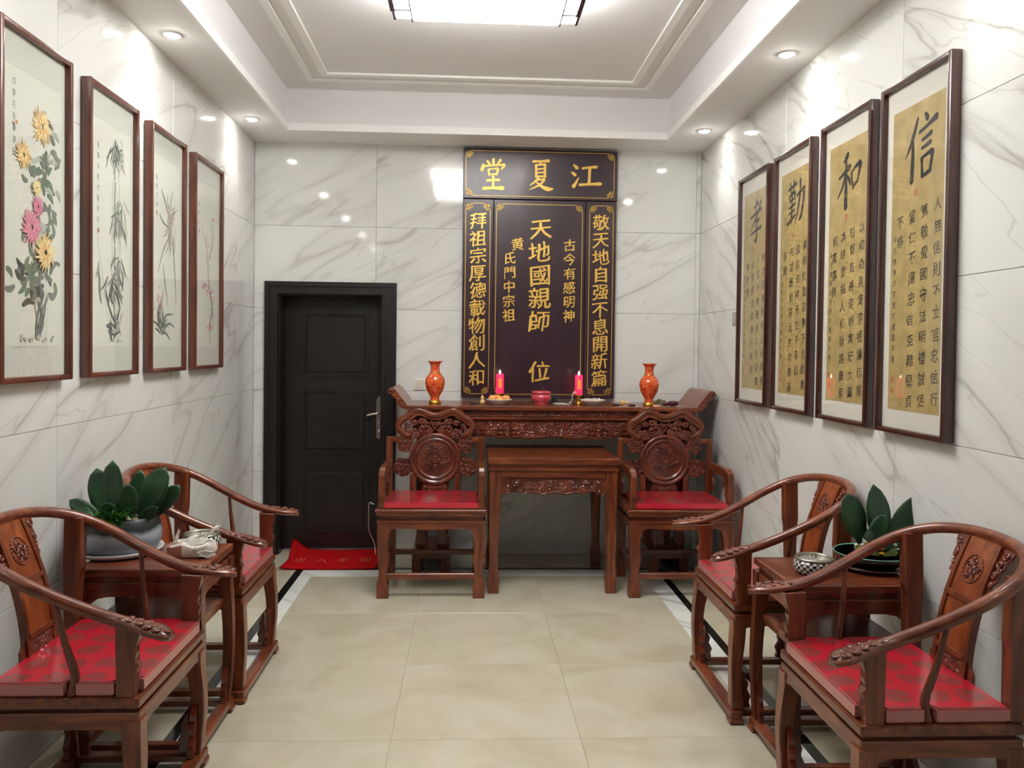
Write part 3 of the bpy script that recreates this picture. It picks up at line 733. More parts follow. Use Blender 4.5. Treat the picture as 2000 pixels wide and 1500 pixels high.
# ---------------------------------------------------------------- lettering
_gc = {}
_fc = D.curves.new('lettering_source', 'FONT'); _fo = D.objects.new('lettering_source', _fc); C.objects.link(_fo)
def glyph(ch, bold=0):
    if (ch, bold) not in _gc:
        _fc.body = ch; _fc.offset = bold; _fc.resolution_u = 2
        bpy.context.view_layer.update()
        me = D.meshes.new_from_object(_fo.evaluated_get(bpy.context.evaluated_depsgraph_get()))
        vs = [(v.co.x-.5, v.co.y-.38) for v in me.vertices]; fs = [tuple(p.vertices) for p in me.polygons]
        D.meshes.remove(me); _gc[(ch, bold)] = (vs, fs)
    return _gc[(ch, bold)]
def put(V, F, ch, cx, cz, w_, h_, style=0., slant=.08, bold=0., seed=0):
    vs, fs = glyph(ch, bold); b = len(V)
    for x, y in vs:
        if style:
            n1 = noise.noise(Vector((x*2.3, y*2.3, seed*3.1))); n2 = noise.noise(Vector((x*2.3+9, y*2.3, seed*3.1)))
            n3 = noise.noise(Vector((x*9, y*9, seed+4.))); x2 = x+style*(n1*.16+n3*.022); y2 = y+style*(n2*.16+noise.noise(Vector((x*9+5, y*9, seed)))*.022)
        else: x2, y2 = x, y
        V.append((cx+x2*w_, cz+(y2+x2*slant)*h_))
    F += [tuple(i+b for i in f) for f in fs]
def letters(name, items, place, m, parent, th=.0, each=False, double=0., **kw):
    if each:
        for k, it in enumerate(items): letters(name, [it], place, m, parent, th, double=double, seed0=k, **kw)
        return
    seed0 = kw.pop('seed0', 0)
    """items: (char, cx, cz, w, h); place maps (a,z,depth)->xyz"""
    V, F, DD = [], [], []
    for k, it in enumerate(items):
        put(V, F, it[0], it[1], it[2], it[3], it[4], seed=k+seed0, **kw); DD += [0.]*(len(V)-len(DD))
        if double: put(V, F, it[0], it[1]+double*it[3], it[2]-double*it[4]*.4, it[3], it[4], seed=k+seed0, **kw)
        DD += [.0006 if th else .00006]*(len(V)-len(DD))
    bm = bmesh.new(); vs = [bm.verts.new(place(a, z, d_)) for (a, z), d_ in zip(V, DD)]
    for f in F:
        try: bm.faces.new([vs[i] for i in f])
        except ValueError: pass
    if th:
        r = bmesh.ops.extrude_face_region(bm, geom=bm.faces[:]); d = Vector(place(0, 0, 1))-Vector(place(0, 0, 0))
        bmesh.ops.translate(bm, verts=[v for v in r['geom'] if isinstance(v, bmesh.types.BMVert)], vec=d*th)
    return link(name, bm, m, parent)

# brush strokes: each stroke is a list of (x, y, width) in a unit square; ends are rounded like ink
def brush(bm, strokes, cx, cz, w_, h_, place, th=0, dth=.0):
    for k, st in enumerate(strokes):
        P = [Vector((a, b, c)) for a, b, c in st]
        S = spline(P, 6) if len(P) > 1 else P
        L, R = [], []
        for i, p in enumerate(S):
            d = (S[min(i+1, len(S)-1)]-S[max(i-1, 0)]); d.z = 0
            d = d.normalized() if d.length else Vector((1, 0, 0)); nrm = Vector((-d.y, d.x, 0)); r = max(p.z, .004)/2
            L.append(p+nrm*r); R.append(p-nrm*r)
        d0 = (S[0]-S[1]); d0.z = 0; d0.normalize(); d1 = (S[-1]-S[-2]); d1.z = 0; d1.normalize()
        loop = L+[S[-1]+d1*S[-1].z*.4]+R[::-1]+[S[0]+d0*S[0].z*.35]
        zt = dth*(k+1)
        Q = [(cx+(q.x-.5)*w_, cz+(q.y-.5)*h_) for q in loop]; n_ = len(L)
        v = [bm.verts.new(place(a, b, th+zt)) for a, b in Q]
        for i in range(n_-1): bm.faces.new((v[i], v[i+1], v[2*n_-1-i], v[2*n_-i]))
        bm.faces.new((v[n_-1], v[n_], v[n_+1])); bm.faces.new((v[0], v[2*n_], v[2*n_+1]))
        if th:
            u_ = [bm.verts.new(place(a, b, 0)) for a, b in Q]; n2 = len(Q)
            for i in range(n2):
                order = i; bm.faces.new((v[i], v[(i+1) % n2], u_[(i+1) % n2], u_[i]))
GB = {
 '江': [[(.10, .86, .05), (.17, .80, .10), (.22, .74, .12)], [(.04, .60, .05), (.11, .55, .10), (.16, .50, .11)], [(.10, .10, .13), (.17, .22, .09), (.27, .42, .03)],
        [(.38, .74, .08), (.60, .78, .075), (.84, .80, .11)], [(.62, .77, .10), (.61, .5, .085), (.60, .24, .10)], [(.30, .17, .10), (.6, .20, .085), (.97, .22, .13)]],
 '夏': [[(.22, .93, .09), (.5, .94, .07), (.80, .96, .11)], [(.52, .93, .06), (.46, .84, .05)], [(.33, .82, .09), (.34, .6, .08), (.34, .42, .09)], [(.33, .81, .06), (.5, .83, .06), (.66, .84, .09)],
        [(.66, .83, .10), (.66, .6, .085), (.66, .42, .09)], [(.37, .68, .05), (.63, .70, .05)], [(.37, .56, .05), (.63, .58, .05)], [(.34, .44, .06), (.64, .45, .06)],
        [(.44, .40, .08), (.30, .27, .07), (.12, .14, .03)], [(.40, .33, .06), (.54, .34, .06), (.64, .35, .09)], [(.64, .34, .09), (.46, .16, .07), (.10, .0, .025)], [(.34, .26, .05), (.56, .11, .10), (.78, .03, .14), (.97, .05, .03)]],
 '堂': [[(.50, 1.0, .10), (.50, .88, .10), (.51, .80, .07)], [(.27, .94, .07), (.33, .88, .09), (.37, .82, .08)], [(.76, .98, .10), (.70, .90, .08), (.63, .82, .04)],
        [(.14, .82, .08), (.12, .72, .11), (.08, .62, .10)], [(.14, .76, .07), (.5, .79, .06), (.88, .82, .08)], [(.90, .82, .12), (.85, .74, .09), (.78, .66, .04)],
        [(.33, .66, .09), (.34, .56, .07), (.36, .47, .08)], [(.34, .66, .05), (.52, .68, .05), (.66, .69, .08)], [(.67, .68, .10), (.65, .58, .08), (.62, .48, .07)], [(.37, .49, .06), (.62, .51, .06)],
        [(.27, .29, .09), (.5, .31, .075), (.72, .32, .09)], [(.50, .44, .09), (.50, .25, .08), (.50, .08, .09)], [(.14, .03, .11), (.5, .05, .09), (.86, .05, .14)]],
 '信': [[(.42, .98, .06), (.33, .80, .09), (.20, .60, .07), (.06, .44, .02)], [(.28, .66, .07), (.28, .4, .10), (.26, .06, .12)], [(.62, 1.0, .05), (.68, .93, .10), (.70, .89, .08)],
        [(.46, .75, .06), (.68, .80, .06), (.96, .88, .11)], [(.54, .62, .05), (.66, .64, .06), (.82, .68, .08)], [(.54, .50, .05), (.66, .52, .06), (.80, .55, .08)],
        [(.55, .36, .09), (.56, .24, .07), (.57, .08, .08)], [(.55, .36, .05), (.70, .39, .06), (.84, .41, .09)], [(.86, .41, .10), (.82, .26, .08), (.78, .12, .07)], [(.57, .09, .06), (.68, .11, .07), (.82, .14, .07)]],
 '和': [[(.44, .98, .10), (.36, .92, .12), (.26, .86, .05)], [(.06, .60, .05), (.26, .66, .08), (.52, .74, .11)], [(.36, .84, .08), (.36, .5, .10), (.36, .04, .15)], [(.34, .62, .09), (.20, .42, .07), (.02, .26, .04)],
        [(.40, .60, .05), (.50, .50, .09), (.54, .42, .06)], [(.58, .62, .10), (.60, .48, .08), (.66, .34, .09)], [(.58, .62, .06), (.76, .70, .07), (.92, .74, .10)], [(.94, .73, .12), (.88, .56, .09), (.82, .42, .06)], [(.64, .38, .07), (.74, .40, .07), (.86, .46, .05)]],
 '勤': [[(.06, .84, .05), (.28, .88, .06), (.52, .92, .08)], [(.18, .98, .06), (.20, .86, .06), (.22, .76, .05)], [(.38, 1.0, .07), (.37, .88, .06), (.34, .76, .04)], [(.12, .70, .07), (.18, .58, .06)], [(.12, .70, .05), (.30, .74, .05), (.44, .74, .08), (.42, .62, .05)], [(.16, .60, .04), (.42, .63, .04)],
        [(.28, .78, .07), (.28, .5, .07), (.26, .16, .08)], [(.10, .46, .04), (.28, .49, .05), (.46, .52, .06)], [(.10, .34, .04), (.28, .37, .05), (.44, .40, .05)], [(.02, .14, .07), (.24, .20, .07), (.50, .30, .04)],
        [(.56, .66, .06), (.74, .72, .07), (.94, .76, .10)], [(.94, .76, .12), (.90, .5, .09), (.80, .24, .10), (.66, .14, .03)], [(.74, .96, .10), (.70, .6, .08), (.58, .3, .06), (.42, .06, .02)]],
 '孝': [[(.30, .84, .05), (.46, .87, .06), (.66, .92, .09)], [(.50, 1.0, .10), (.49, .85, .08), (.47, .68, .06)], [(.08, .62, .05), (.44, .68, .07), (.88, .76, .08)], [(.84, .94, .09), (.60, .68, .08), (.32, .46, .05), (.04, .32, .02)],
        [(.34, .48, .05), (.50, .51, .06), (.70, .54, .09)], [(.68, .53, .08), (.58, .44, .06), (.50, .38, .05)], [(.50, .40, .08), (.56, .24, .09), (.50, .05, .12), (.38, .10, .03)], [(.14, .24, .05), (.48, .29, .07), (.86, .34, .09)]],
}

# ---------------------------------------------------------------- ancestral board
SB = empty('ancestral_board', (.514, YB-.03, 1.16), label='dark lacquered ancestral board with gold calligraphy panels above the altar', cat='plaque')
BY = YB-.045
def Pb(a, z, d): return (a-.514, BY-(YB-.03)-d, z-1.16)
def board(name, x0, x1, z0, z1, label):
    b = nb(x0-.514, BY-(YB-.03), z0-1.16, x1-.514, .029, z1-1.16, bev=.004)
    o = link(name, b, M_BOARD, SB)
    return o
def lines(name, parent, x0, x1, z0, z1, w_=.0036):
    bm = bmesh.new()
    def seg(a, b, c, d): bx(bm, *[v for v in (min(a, c)-w_/2-.514, BY-(YB-.03)-.003, min(b, d)-w_/2-1.16)], max(a, c)+w_/2-.514, BY-(YB-.03)+.001, max(b, d)+w_/2-1.16)
    u = .0185
    for sx, sz, cx, cz in ((1, 1, x0, z0), (-1, 1, x1, z0), (-1, -1, x1, z1), (1, -1, x0, z1)):
        def sq(i, j):
            ax_, az_ = cx+sx*u*i, cz+sz*u*j; bx_, bz_ = ax_+sx*u*1., az_+sz*u*1.
            seg(ax_, az_, bx_, az_); seg(bx_, az_, bx_, bz_); seg(bx_, bz_, ax_, bz_); seg(ax_, bz_, ax_, az_)
        sq(1, 1); sq(0, 1); sq(1, 0); sq(.5, .5); sq(1.6, .6); sq(.6, 1.6)
    q = 1.4*u
    seg(x0+q, z0, x1-q, z0); seg(x0+q, z1, x1-q, z1); seg(x0, z0+q, x0, z1-q); seg(x1, z0+q, x1, z1-q)
    return link(name, bm, M_GOLD, parent)
ht = board('header_board', -.060, 1.088, 2.659, 3.032, '')
bl_ = board('side_board', -.058, .166, 1.184, 2.655, ''); bc_ = board('center_board', .169, .852, 1.184, 2.655, ''); br_ = board('side_board', .855, 1.085, 1.184, 2.655, '')
lines('gold_border', ht, -.040, 1.062, 2.680, 3.010)
lines('gold_border', bl_, -.038, .143, 1.212, 2.622); lines('gold_border', bc_, .189, .829, 1.212, 2.622); lines('gold_border', br_, .884, 1.061, 1.212, 2.622)
for ch, cx, cz, w_, h_ in (('堂', .161, 2.838, .205, .225), ('夏', .512, 2.843, .205, .225), ('江', .851, 2.845, .235, .215)):
    bm = bmesh.new(); brush(bm, GB[ch], cx, cz, w_, h_, Pb, .004, .00002); link('gold_character', bm, M_GOLD, ht)
def col(s, x, z0, z1, w_, h_): return [(c, x+random.uniform(-.003, .003), z0+(z1-z0)*i/(len(s)-1), w_, h_) for i, c in enumerate(s)]
KW = dict(th=.003, style=.5, slant=.12, bold=0, double=.022, each=True)
letters('gold_character', col('拜祖宗厚德載物創人和', .055, 2.495, 1.334, .130, .128), Pb, M_GOLD, bl_, **KW)
letters('gold_character', col('敬天地自强不息開新篇', .971, 2.500, 1.336, .130, .128), Pb, M_GOLD, br_, **KW)
letters('gold_character', col('天地國親師', .515, 2.445, 1.756, .172, .165)+[('位', .522, 1.384, .178, .155)], Pb, M_GOLD, bc_, **KW)
letters('gold_character', col('古今有感明神', .738, 2.325, 1.800, .096, .096)+[('黄', .347, 2.328, .096, .096)]+col('氏門中宗祖', .290, 2.222, 1.800, .096, .096), Pb, M_GOLD, bc_, **KW)

# ---------------------------------------------------------------- framed pictures
M_MATL = mat('pale_picture_mount', srgb(196, 199, 189), .8); M_PAPER = mat('rice_paper', srgb(206, 208, 196), .85)
M_MATR = mat('cream_picture_mount', srgb(206, 203, 192), .8)
def silk():
    m = mat('gold_silk_paper', srgb(190, 160, 90), .6); q = N(m); g = q.n('ShaderNodeNewGeometry'); n1 = q.n('ShaderNodeTexNoise', i_Scale=14., i_Detail=5.); q.l(g.outputs['Position'], n1.inputs['Vector'])
    q.l(q.ramp(n1.outputs['Fac'], [(.3, srgb(154, 134, 84)), (.7, srgb(178, 156, 102))]), q.b.inputs['Base Color']); return m
M_SILK = silk()
M_INK = mat('black_ink', srgb(34, 34, 32), .7); M_INK4 = mat('faded_black_ink', srgb(62, 58, 48), .7); M_INK5 = mat('dark_grey_ink', srgb(76, 80, 74), .8); M_INK2 = mat('grey_ink', srgb(118, 122, 114), .8); M_INK3 = mat('pale_grey_ink', srgb(172, 176, 166), .8)
M_GRN = mat('green_grey_ink', srgb(104, 120, 102), .8); M_OCH = mat('ochre_ink', srgb(210, 166, 108), .8); M_YEL = mat('yellow_ink', srgb(222, 206, 152), .8); M_PNK = mat('pink_ink', srgb(200, 116, 146), .8)
M_ROS = mat('pale_pink_ink', srgb(208, 140, 156), .8); M_SEAL = mat('red_seal_ink', srgb(178, 104, 72), .7); M_BRN = mat('brown_ink', srgb(150, 128, 112), .8)
INKS = [M_INK5, M_INK2, M_INK3, M_GRN, M_OCH, M_YEL, M_PNK, M_ROS, M_SEAL, M_BRN]
def frame(side, y0, y1, z0, z1, fm, label, group):
    X = XL if side < 0 else XR; d = -side
    t = empty('framed_picture', (X+d*.002, (y0+y1)/2, z0), label=label, cat='picture', group=group)
    hw, hh = (y1-y0)/2, z1-z0
    def P(u, v, dep): return (d*dep, (u-.5)*2*hw*(1 if side < 0 else -1), v*hh)   # u runs left to right as seen
    bar = .022; bm = bmesh.new()
    for a in (-1, 1):
        bx(bm, min(0, d*.042), a*(hw-bar/2)-bar/2, 0, max(0, d*.042), a*(hw-bar/2)+bar/2, hh, bev=.006, seg=2)
    for zz in (0, hh-bar): bx(bm, min(0, d*.040), -hw+.004, zz, max(0, d*.040), hw-.004, zz+bar, bev=.006, seg=2)
    link('frame', bm, fm, t, smooth=True, autos=True)
    x0 = d*.018
    bm = bmesh.new(); bx(bm, min(0, x0), -hw+.015, .015, max(0, x0), hw-.015, hh-.015); mt = link('mount', bm, M_MATL if side < 0 else M_MATR, t)
    bm = bmesh.new(); bx(bm, min(d*.026, d*.028), -hw+.018, .018, max(d*.026, d*.028), hw-.018, hh-.018); link('glass_pane', bm, M_GLASS, t)
    return t, mt, P, hw*2, hh
def sheet(P, W_, H_, mu, mb, mt_, m, parent, name='paper'):
    bm = bmesh.new(); u0_, u1_ = mu/W_, 1-mu/W_; v0, v1 = mb/H_, 1-mt_/H_
    vs = [bm.verts.new(P(u, v, .0188)) for u, v in ((u0_, v0), (u1_, v0), (u1_, v1), (u0_, v1))]; lo = [bm.verts.new(P(u, v, .0178)) for u, v in ((u0_, v0), (u1_, v0), (u1_, v1), (u0_, v1))]
    bm.faces.new(vs); [bm.faces.new((vs[i], vs[(i+1) % 4], lo[(i+1) % 4], lo[i])) for i in range(4)]
    p = link(name, bm, m, parent); return p
class Ink:
    """flat print on a sheet; coordinates in metres from the sheet's bottom-left as seen"""
    def __init__(s, P, W_, H_): s.bm = bmesh.new(); s.P = P; s.W = W_; s.H = H_; s.k = 0
    def poly(s, pts, mi):
        if any(not (.056 < p[0] < s.W-.056 and .126 < p[1] < s.H-.134) for p in pts): return   # ink stays on the sheet
        s.k += 1; dep = .0190+s.k*2.0e-6
        f = s.bm.faces.new([s.bm.verts.new(s.P(a/s.W, b/s.H, dep)) for a, b in pts]); f.material_index = mi
    def stroke(s, pts, wd, mi, tip=True):
        S = spline([(a, b, 0) for a, b in pts], 4); n_ = len(S)
        L, R = [], []
        for i, p in enumerate(S):
            d = (S[min(i+1, n_-1)]-S[max(i-1, 0)]).normalized(); q = i/(n_-1); r = wd/2*((math.sin(PI*(q*.85+.12)))**.7 if tip else 1)
            L.append((p.x-d.y*r, p.y+d.x*r)); R.append((p.x+d.y*r, p.y-d.x*r))
        for i in range(n_-1): s.poly([L[i], L[i+1], R[i+1], R[i]], mi)
    def leaf(s, x, y, a, l, wd, mi, bend=.15):
        ex, ey = x+l*math.cos(a), y+l*math.sin(a); mx, my = (x+ex)/2-bend*l*math.sin(a), (y+ey)/2+bend*l*math.cos(a)
        s.stroke([(x, y), (mx, my), (ex, ey)], wd, mi)
    def blob(s, x, y, r, mi, n=9, sq=1.):
        s.poly([(x+r*(1+random.uniform(-.25, .2))*math.cos(2*PI*k/n), y+r*sq*(1+random.uniform(-.25, .2))*math.sin(2*PI*k/n)) for k in range(n)], mi)
    def flower(s, x, y, r, m1, m2, n=22):
        for ring_, rr, mm in ((1, 1., m1), (2, .72, m2), (3, .45, m1)):
            for k in range(n):
                a = 2*PI*(k+ring_*.5)/n+random.uniform(-.1, .1); s.leaf(x+.15*r*math.cos(a), y+.15*r*math.sin(a), a, r*rr*random.uniform(.75, 1.08), r*.17, mm if k % 3 else m2, .08)
    def end(s, name, parent): return link(name, s.bm, INKS, parent)
LF = [(2.733, 3.218), (3.359, 3.845), (3.992, 4.480), (4.622, 5.137)]
LL = ['leftmost tall framed ink painting of pink and orange chrysanthemums on the left wall', 'tall framed ink painting of grey bamboo, second on the left wall', 'tall framed ink painting of orchid blades, third on the left wall', 'tall framed ink painting of plum blossom, nearest the door on the left wall']
SIG = ['四季花香春满园', '高風亮節竹報平安清', '幽蘭空谷香', '梅開五福']
for i, (y0, y1) in enumerate(LF):
    t, mt, P, W_, H_ = frame(-1, y0, y1, 1.408, 2.638, M_FRL, LL[i], 'flower paintings on the left wall')
    pp = sheet(P, W_, H_, .055, .125, .135, M_PAPER, mt)
    K = Ink(P, W_, H_); random.seed(40+i)
    K.stroke([(.060, H_-.137), (.42, H_-.137)], .0020, 2, False); K.stroke([(.060, .1285), (.42, .1285)], .0020, 2, False)
    if i == 0:
        for _ in range(46): K.leaf(random.gauss(.27, .07), random.gauss(.36, .05), random.uniform(0, 6.3), random.uniform(.04, .09), .024, random.choice((0, 1, 1, 3)))
        for _ in range(26): K.leaf(random.gauss(.31, .05), random.gauss(.60, .06), random.uniform(0, 6.3), random.uniform(.03, .07), .02, random.choice((1, 3, 3, 2)))
        for _ in range(30): K.leaf(random.gauss(.30, .08), random.gauss(.76, .03), random.uniform(0, 6.3), random.uniform(.03, .06), .02, random.choice((1, 3, 2, 3)))
        for _ in range(22): K.leaf(random.gauss(.36, .03), random.gauss(.87, .05), random.uniform(0, 6.3), random.uniform(.03, .06), .018, random.choice((1, 3, 2)))
        for k in range(12): K.stroke([(.27+random.uniform(-.02, .02), .16), (.28+random.uniform(-.03, .03), .23), (.28+random.uniform(-.08, .08), .33)], .005, 1)
        for _ in range(14): K.blob(random.uniform(.16, .38), .155+random.uniform(-.01, .01), .008, 2)
        K.flower(.29, .93, .066, 4, 5); K.flower(.17, .80, .048, 5, 4); K.flower(.22, .555, .062, 6, 7); K.flower(.26, .635, .036, 6, 7); K.flower(.31, .475, .066, 4, 5); K.flower(.25, .70, .03, 5, 5)
    elif i == 1:
        for x, n_ in ((.27, 6), (.31, 6), (.245, 5)):
            y = .16
            for k in range(n_):
                K.stroke([(x+random.uniform(-.003, .003), y), (x+.004, y+.07), (x+.002*k, y+.135)], .010 if x == .27 else .006, 2 if x != .27 else 1, False); y += .14
        K.stroke([(.10, .62), (.15, .45), (.22, .22)], .005, 2)
        for cx, cy, n_, mm in ((.28, 1.01, 20, 0), (.33, .99, 8, 3), (.29, .70, 20, 1), (.33, .77, 10, 3), (.31, .52, 14, 3), (.28, .44, 26, 1), (.24, .40, 12, 0), (.27, .19, 12, 0), (.12, .47, 4, 3)):
            for k in range(n_): K.leaf(cx+random.gauss(0, .02), cy+random.gauss(0, .02), random.choice((-1, 1))*0+random.uniform(-2.6, -.5) if cy > .3 else random.uniform(-.3, 3.3), random.uniform(.06, .12), .010, mm if k % 3 else 2, random.uniform(-.15, .15))
        for _ in range(8): K.blob(random.uniform(.22, .34), .155, .006, 2)
    elif i == 2:
        for k in range(34): K.leaf(.30+random.gauss(0, .025), .74+random.gauss(0, .06), random.choice((1.2, -1.6, 1.8, -1.3))+random.gauss(0, .3), random.uniform(.05, .13), .008, random.choice((1, 2, 3, 9)))
        for p, m_ in (([(.17, .93), (.22, .88), (.28, .80)], 0), ([(.15, .80), (.20, .765), (.27, .75)], 0), ([(.37, .85), (.33, .82), (.29, .79)], 1), ([(.32, .70), (.37, .45), (.38, .30)], 2), ([(.30, .72), (.20, .62), (.13, .50)], 1), ([(.20, .55), (.23, .45), (.27, .34)], 1), ([(.33, .70), (.36, .55), (.385, .36)], 1)): K.stroke(p, .010, m_)
        for k in range(16): K.leaf(.17+random.gauss(0, .012), .21+random.gauss(0, .012), random.uniform(.1, 3.0), random.uniform(.06, .14), .009, random.choice((0, 1, 3)), random.uniform(-.2, .2))
        for p in ([(.16, .22), (.24, .29), (.35, .30)], [(.18, .20), (.28, .25), (.37, .23)], [(.15, .22), (.17, .32), (.21, .42)], [(.18, .2), (.24, .2), (.3, .165)]): K.stroke(p, .012, 1)
        for k in range(10): K.leaf(.15+random.gauss(0, .03), .35+random.gauss(0, .04), random.uniform(0, 6.3), .03, .008, random.choice((7, 9)))
        for k in range(6): K.leaf(.30+random.gauss(0, .03), .80+random.gauss(0, .02), random.uniform(0, 6.3), .02, .008, 7)
    else:
        for p, w2, m_ in (([(.33, .14), (.31, .25), (.36, .36), (.30, .48), (.27, .62), (.24, .78)], .016, 9), ([(.30, .48), (.22, .50), (.14, .47)], .008, 9), ([(.27, .62), (.34, .74), (.37, .86)], .010, 9), ([(.25, .72), (.18, .80), (.14, .86)], .006, 9), ([(.33, .70), (.38, .78), (.38, .92)], .005, 1), ([(.36, .36), (.38, .28), (.34, .2)], .006, 1)): K.stroke(p, w2, m_)
        for k in range(60):
            a, b = random.choice(((.32, .80), (.26, .72), (.36, .88), (.20, .49), (.33, .45), (.36, .36), (.30, .62), (.34, .28))); K.leaf(a+random.gauss(0, .025), b+random.gauss(0, .03), random.uniform(0, 6.3), random.uniform(.015, .045), .005, random.choice((9, 9, 1, 2)))
        for k in range(26):
            a, b, = random.choice(((.22, .49), (.32, .46), (.30, .235), (.34, .42), (.36, .9))); K.blob(a+random.gauss(0, .03), b+random.gauss(0, .02), random.uniform(.006, .013), random.choice((6, 7)))
    K.blob(.115, (.90, .62, .80, .80)[i], .009, 8, 4)
    K.end('ink_painting', pp)
    sg = SIG[i]; cz0, cz1 = ((1.04, .80), (.98, .62), (.98, .80), (.96, .80))[i]
    letters('ink_inscription', [(c, (.115/W_), (cz0+(cz1-.02-cz0)*-k/(1-len(sg)))/1., .026/W_, .030) for k, c in enumerate(sg)] if False else [(c, .115, cz0+(cz1-cz0)*k/(len(sg)-1), .024, .028) for k, c in enumerate(sg)], lambda a, z, d: P(a/W_, z/H_, .0191), M_INK2, pp, style=.8, slant=.1)
RF = [(2.778, 3.269), (3.351, 3.842), (3.949, 4.440), (4.533, 5.036)]
RT = [('信', ['人無信則不立言忠信行', '篤敬愛國守法明禮誠信', '當仁不讓忠信克難堅貞', '不移'], 'rightmost gold calligraphy scroll in a dark frame, large character for trust on top'),
      ('和', ['以和為貴寬容禮讓和鄰', '睦鄰友善能明寬宏大量', '為時造福人和財路廣家', '和萬事興'], 'gold calligraphy scroll in a dark frame, second from the right, large harmony character'),
      ('勤', ['業精於勤百善不怠勤奮', '進妙勇精志在千里起', '天道酬勤耕耘在前興邊', '永續'], 'gold calligraphy scroll in a dark frame, third from the right, large diligence character'),
      ('孝', ['常言百善孝先父母恩孝', '十言不孝養育之恩深重', '心懷感恩孝敬行善家', '敬老愛'], 'leftmost gold calligraphy scroll on the right wall, in a dark frame nearest the corner')]
for (y0, y1), (big, cols, lab) in zip(RF, RT):
    t, mt, P, W_, H_ = frame(1, y0, y1, 1.230, 2.634, M_FRR, lab, 'calligraphy scrolls on the right wall')
    pp = sheet(P, W_, H_, .067, .095, .115, M_SILK, mt)
    PP = lambda a, z, d: P(a/W_, z/H_, .0190+d)
    bm = bmesh.new(); brush(bm, GB[big], W_*.54, H_-.30, .235, .26, PP, 0, .00001); link('large_character', bm, M_INK, pp)
    it = []
    for k, s_ in enumerate(cols):
        x = W_-.100-.086*k; z0 = H_-.53-(.01*k)
        for j, c in enumerate(s_): it.append((c, x+random.uniform(-.003, .003), z0-(.080 if len(s_) > 5 else .080)*j, .050, .054))
    letters('ink_lettering', it, PP, M_INK4, pp, style=.9, slant=.12, double=.03)
    letters('ink_signature', [(c, .098, .78-.044*j, .026, .030) for j, c in enumerate('辛丑歲錄訓言書於禮國平書')], PP, M_INK, pp, style=.9, slant=.1)
    bm = bmesh.new()
    for a, b in ((.24, H_-.46), (.098, .215), (.098, .17)):
        vs = [bm.verts.new(PP(a+dx, b+dz, .0001)) for dx, dz in ((-.010, -.013), (.010, -.013), (.010, .013), (-.010, .013))]; bm.faces.new(vs)
    link('red_seal', bm, M_SEAL, pp)
random.seed(11)

# ---------------------------------------------------------------- ceiling lamp
M_DIFF = mat('lamp_diffuser', (1, 1, 1, 1), .5, emit=(1, .985, .96, 1), es=LAMP)
M_DIFS = mat('lamp_side_diffuser', (1, 1, 1, 1), .5, emit=(1, .97, .96, 1), es=LAMP*1.75)
M_LFR = mat('lamp_frame', srgb(70, 36, 46), .35)
LX0, LX1, LY0, LY1 = -.392, .525, 2.92, 4.10
t = empty('ceiling_lamp', ((LX0+LX1)/2, (LY0+LY1)/2, ZT), label='rectangular glowing ceiling lamp with dark lattice side strips', cat='lamp')
hx, hy = (LX1-LX0)/2, (LY1-LY0)/2
link('lamp_base', nb(-hx+.03, -hy+.03, -.045, hx-.03, hy-.03, 0), M_WHITE, t)
link('diffuser', nb(-hx+.088, -hy-.004, -.140, hx-.088, hy+.012, -.04, bev=.008), M_DIFF, t)
for s in (-1, 1):
    x0, x1 = sorted((s*(hx-.006), s*(hx-.082)))
    sd = link('side_diffuser', nb(x0, -hy, -.135, x1, hy-.006, -.04, bev=.004), M_DIFS, t)
    bm = bmesh.new()
    xe = s*hx
    bx(bm, xe-.008, -hy, -.139, xe+.004, hy, -.128); xi = s*(hx-.085); bx(bm, xi-.003, -hy, -.143, xi+.003, hy+.014, -.134)
    for yy in (-hy+.12, -hy+.35, hy-.35, hy-.12):
        bx(bm, x0, yy-.006, -.1395, x1, yy+.006, -.134); bx(bm, x0, yy-.05, -.1395, x1, yy-.045, -.134)
    bx(bm, xe-.016, -hy, -.1385, xe+.006, hy-.10, -.105)
    link('lattice_strip', bm, M_LFR, sd)
# downlights
M_SPOT = mat('downlight_lens', (1, 1, 1, 1), .5, emit=(1, .97, .90, 1), es=140.)
n0 = None
for sx, X in ((-1, -1.453), (1, 1.575)):
    for j, Y in enumerate(SPOTS_Y):
        if Y > 2 or True:
            t = empty('downlight', (X, Y, ZC), label=f"round recessed downlight in the {'left' if sx < 0 else 'right'} soffit, " + ('nearest the back corner' if j == 0 else 'second from the back wall' if j == 1 else ('third', 'fourth', 'fifth')[j-2]+' from the back wall'), cat='downlight', group='downlights in the side soffits')
            bm = bmesh.new(); lathe(bm, [(.034, -.001), (.036, -.005), (.045, -.005), (.047, .001)], 24); link('bezel', bm, M_TRIM, t)
            bm = bmesh.new(); lathe(bm, [(0, -.016), (.018, -.014), (.030, -.008), (.0345, -.0005)], 24); link('lens', bm, M_SPOT, t)
            l = D.lights.new('downlight_beam', 'SPOT'); l.energy = SPOT; l.color = (1, .98, .94); l.spot_size = 1.9; l.spot_blend = .9; l.shadow_soft_size = .03
            lo = D.objects.new('downlight_beam', l); C.objects.link(lo); lo.location = (X, Y, ZC-.02)

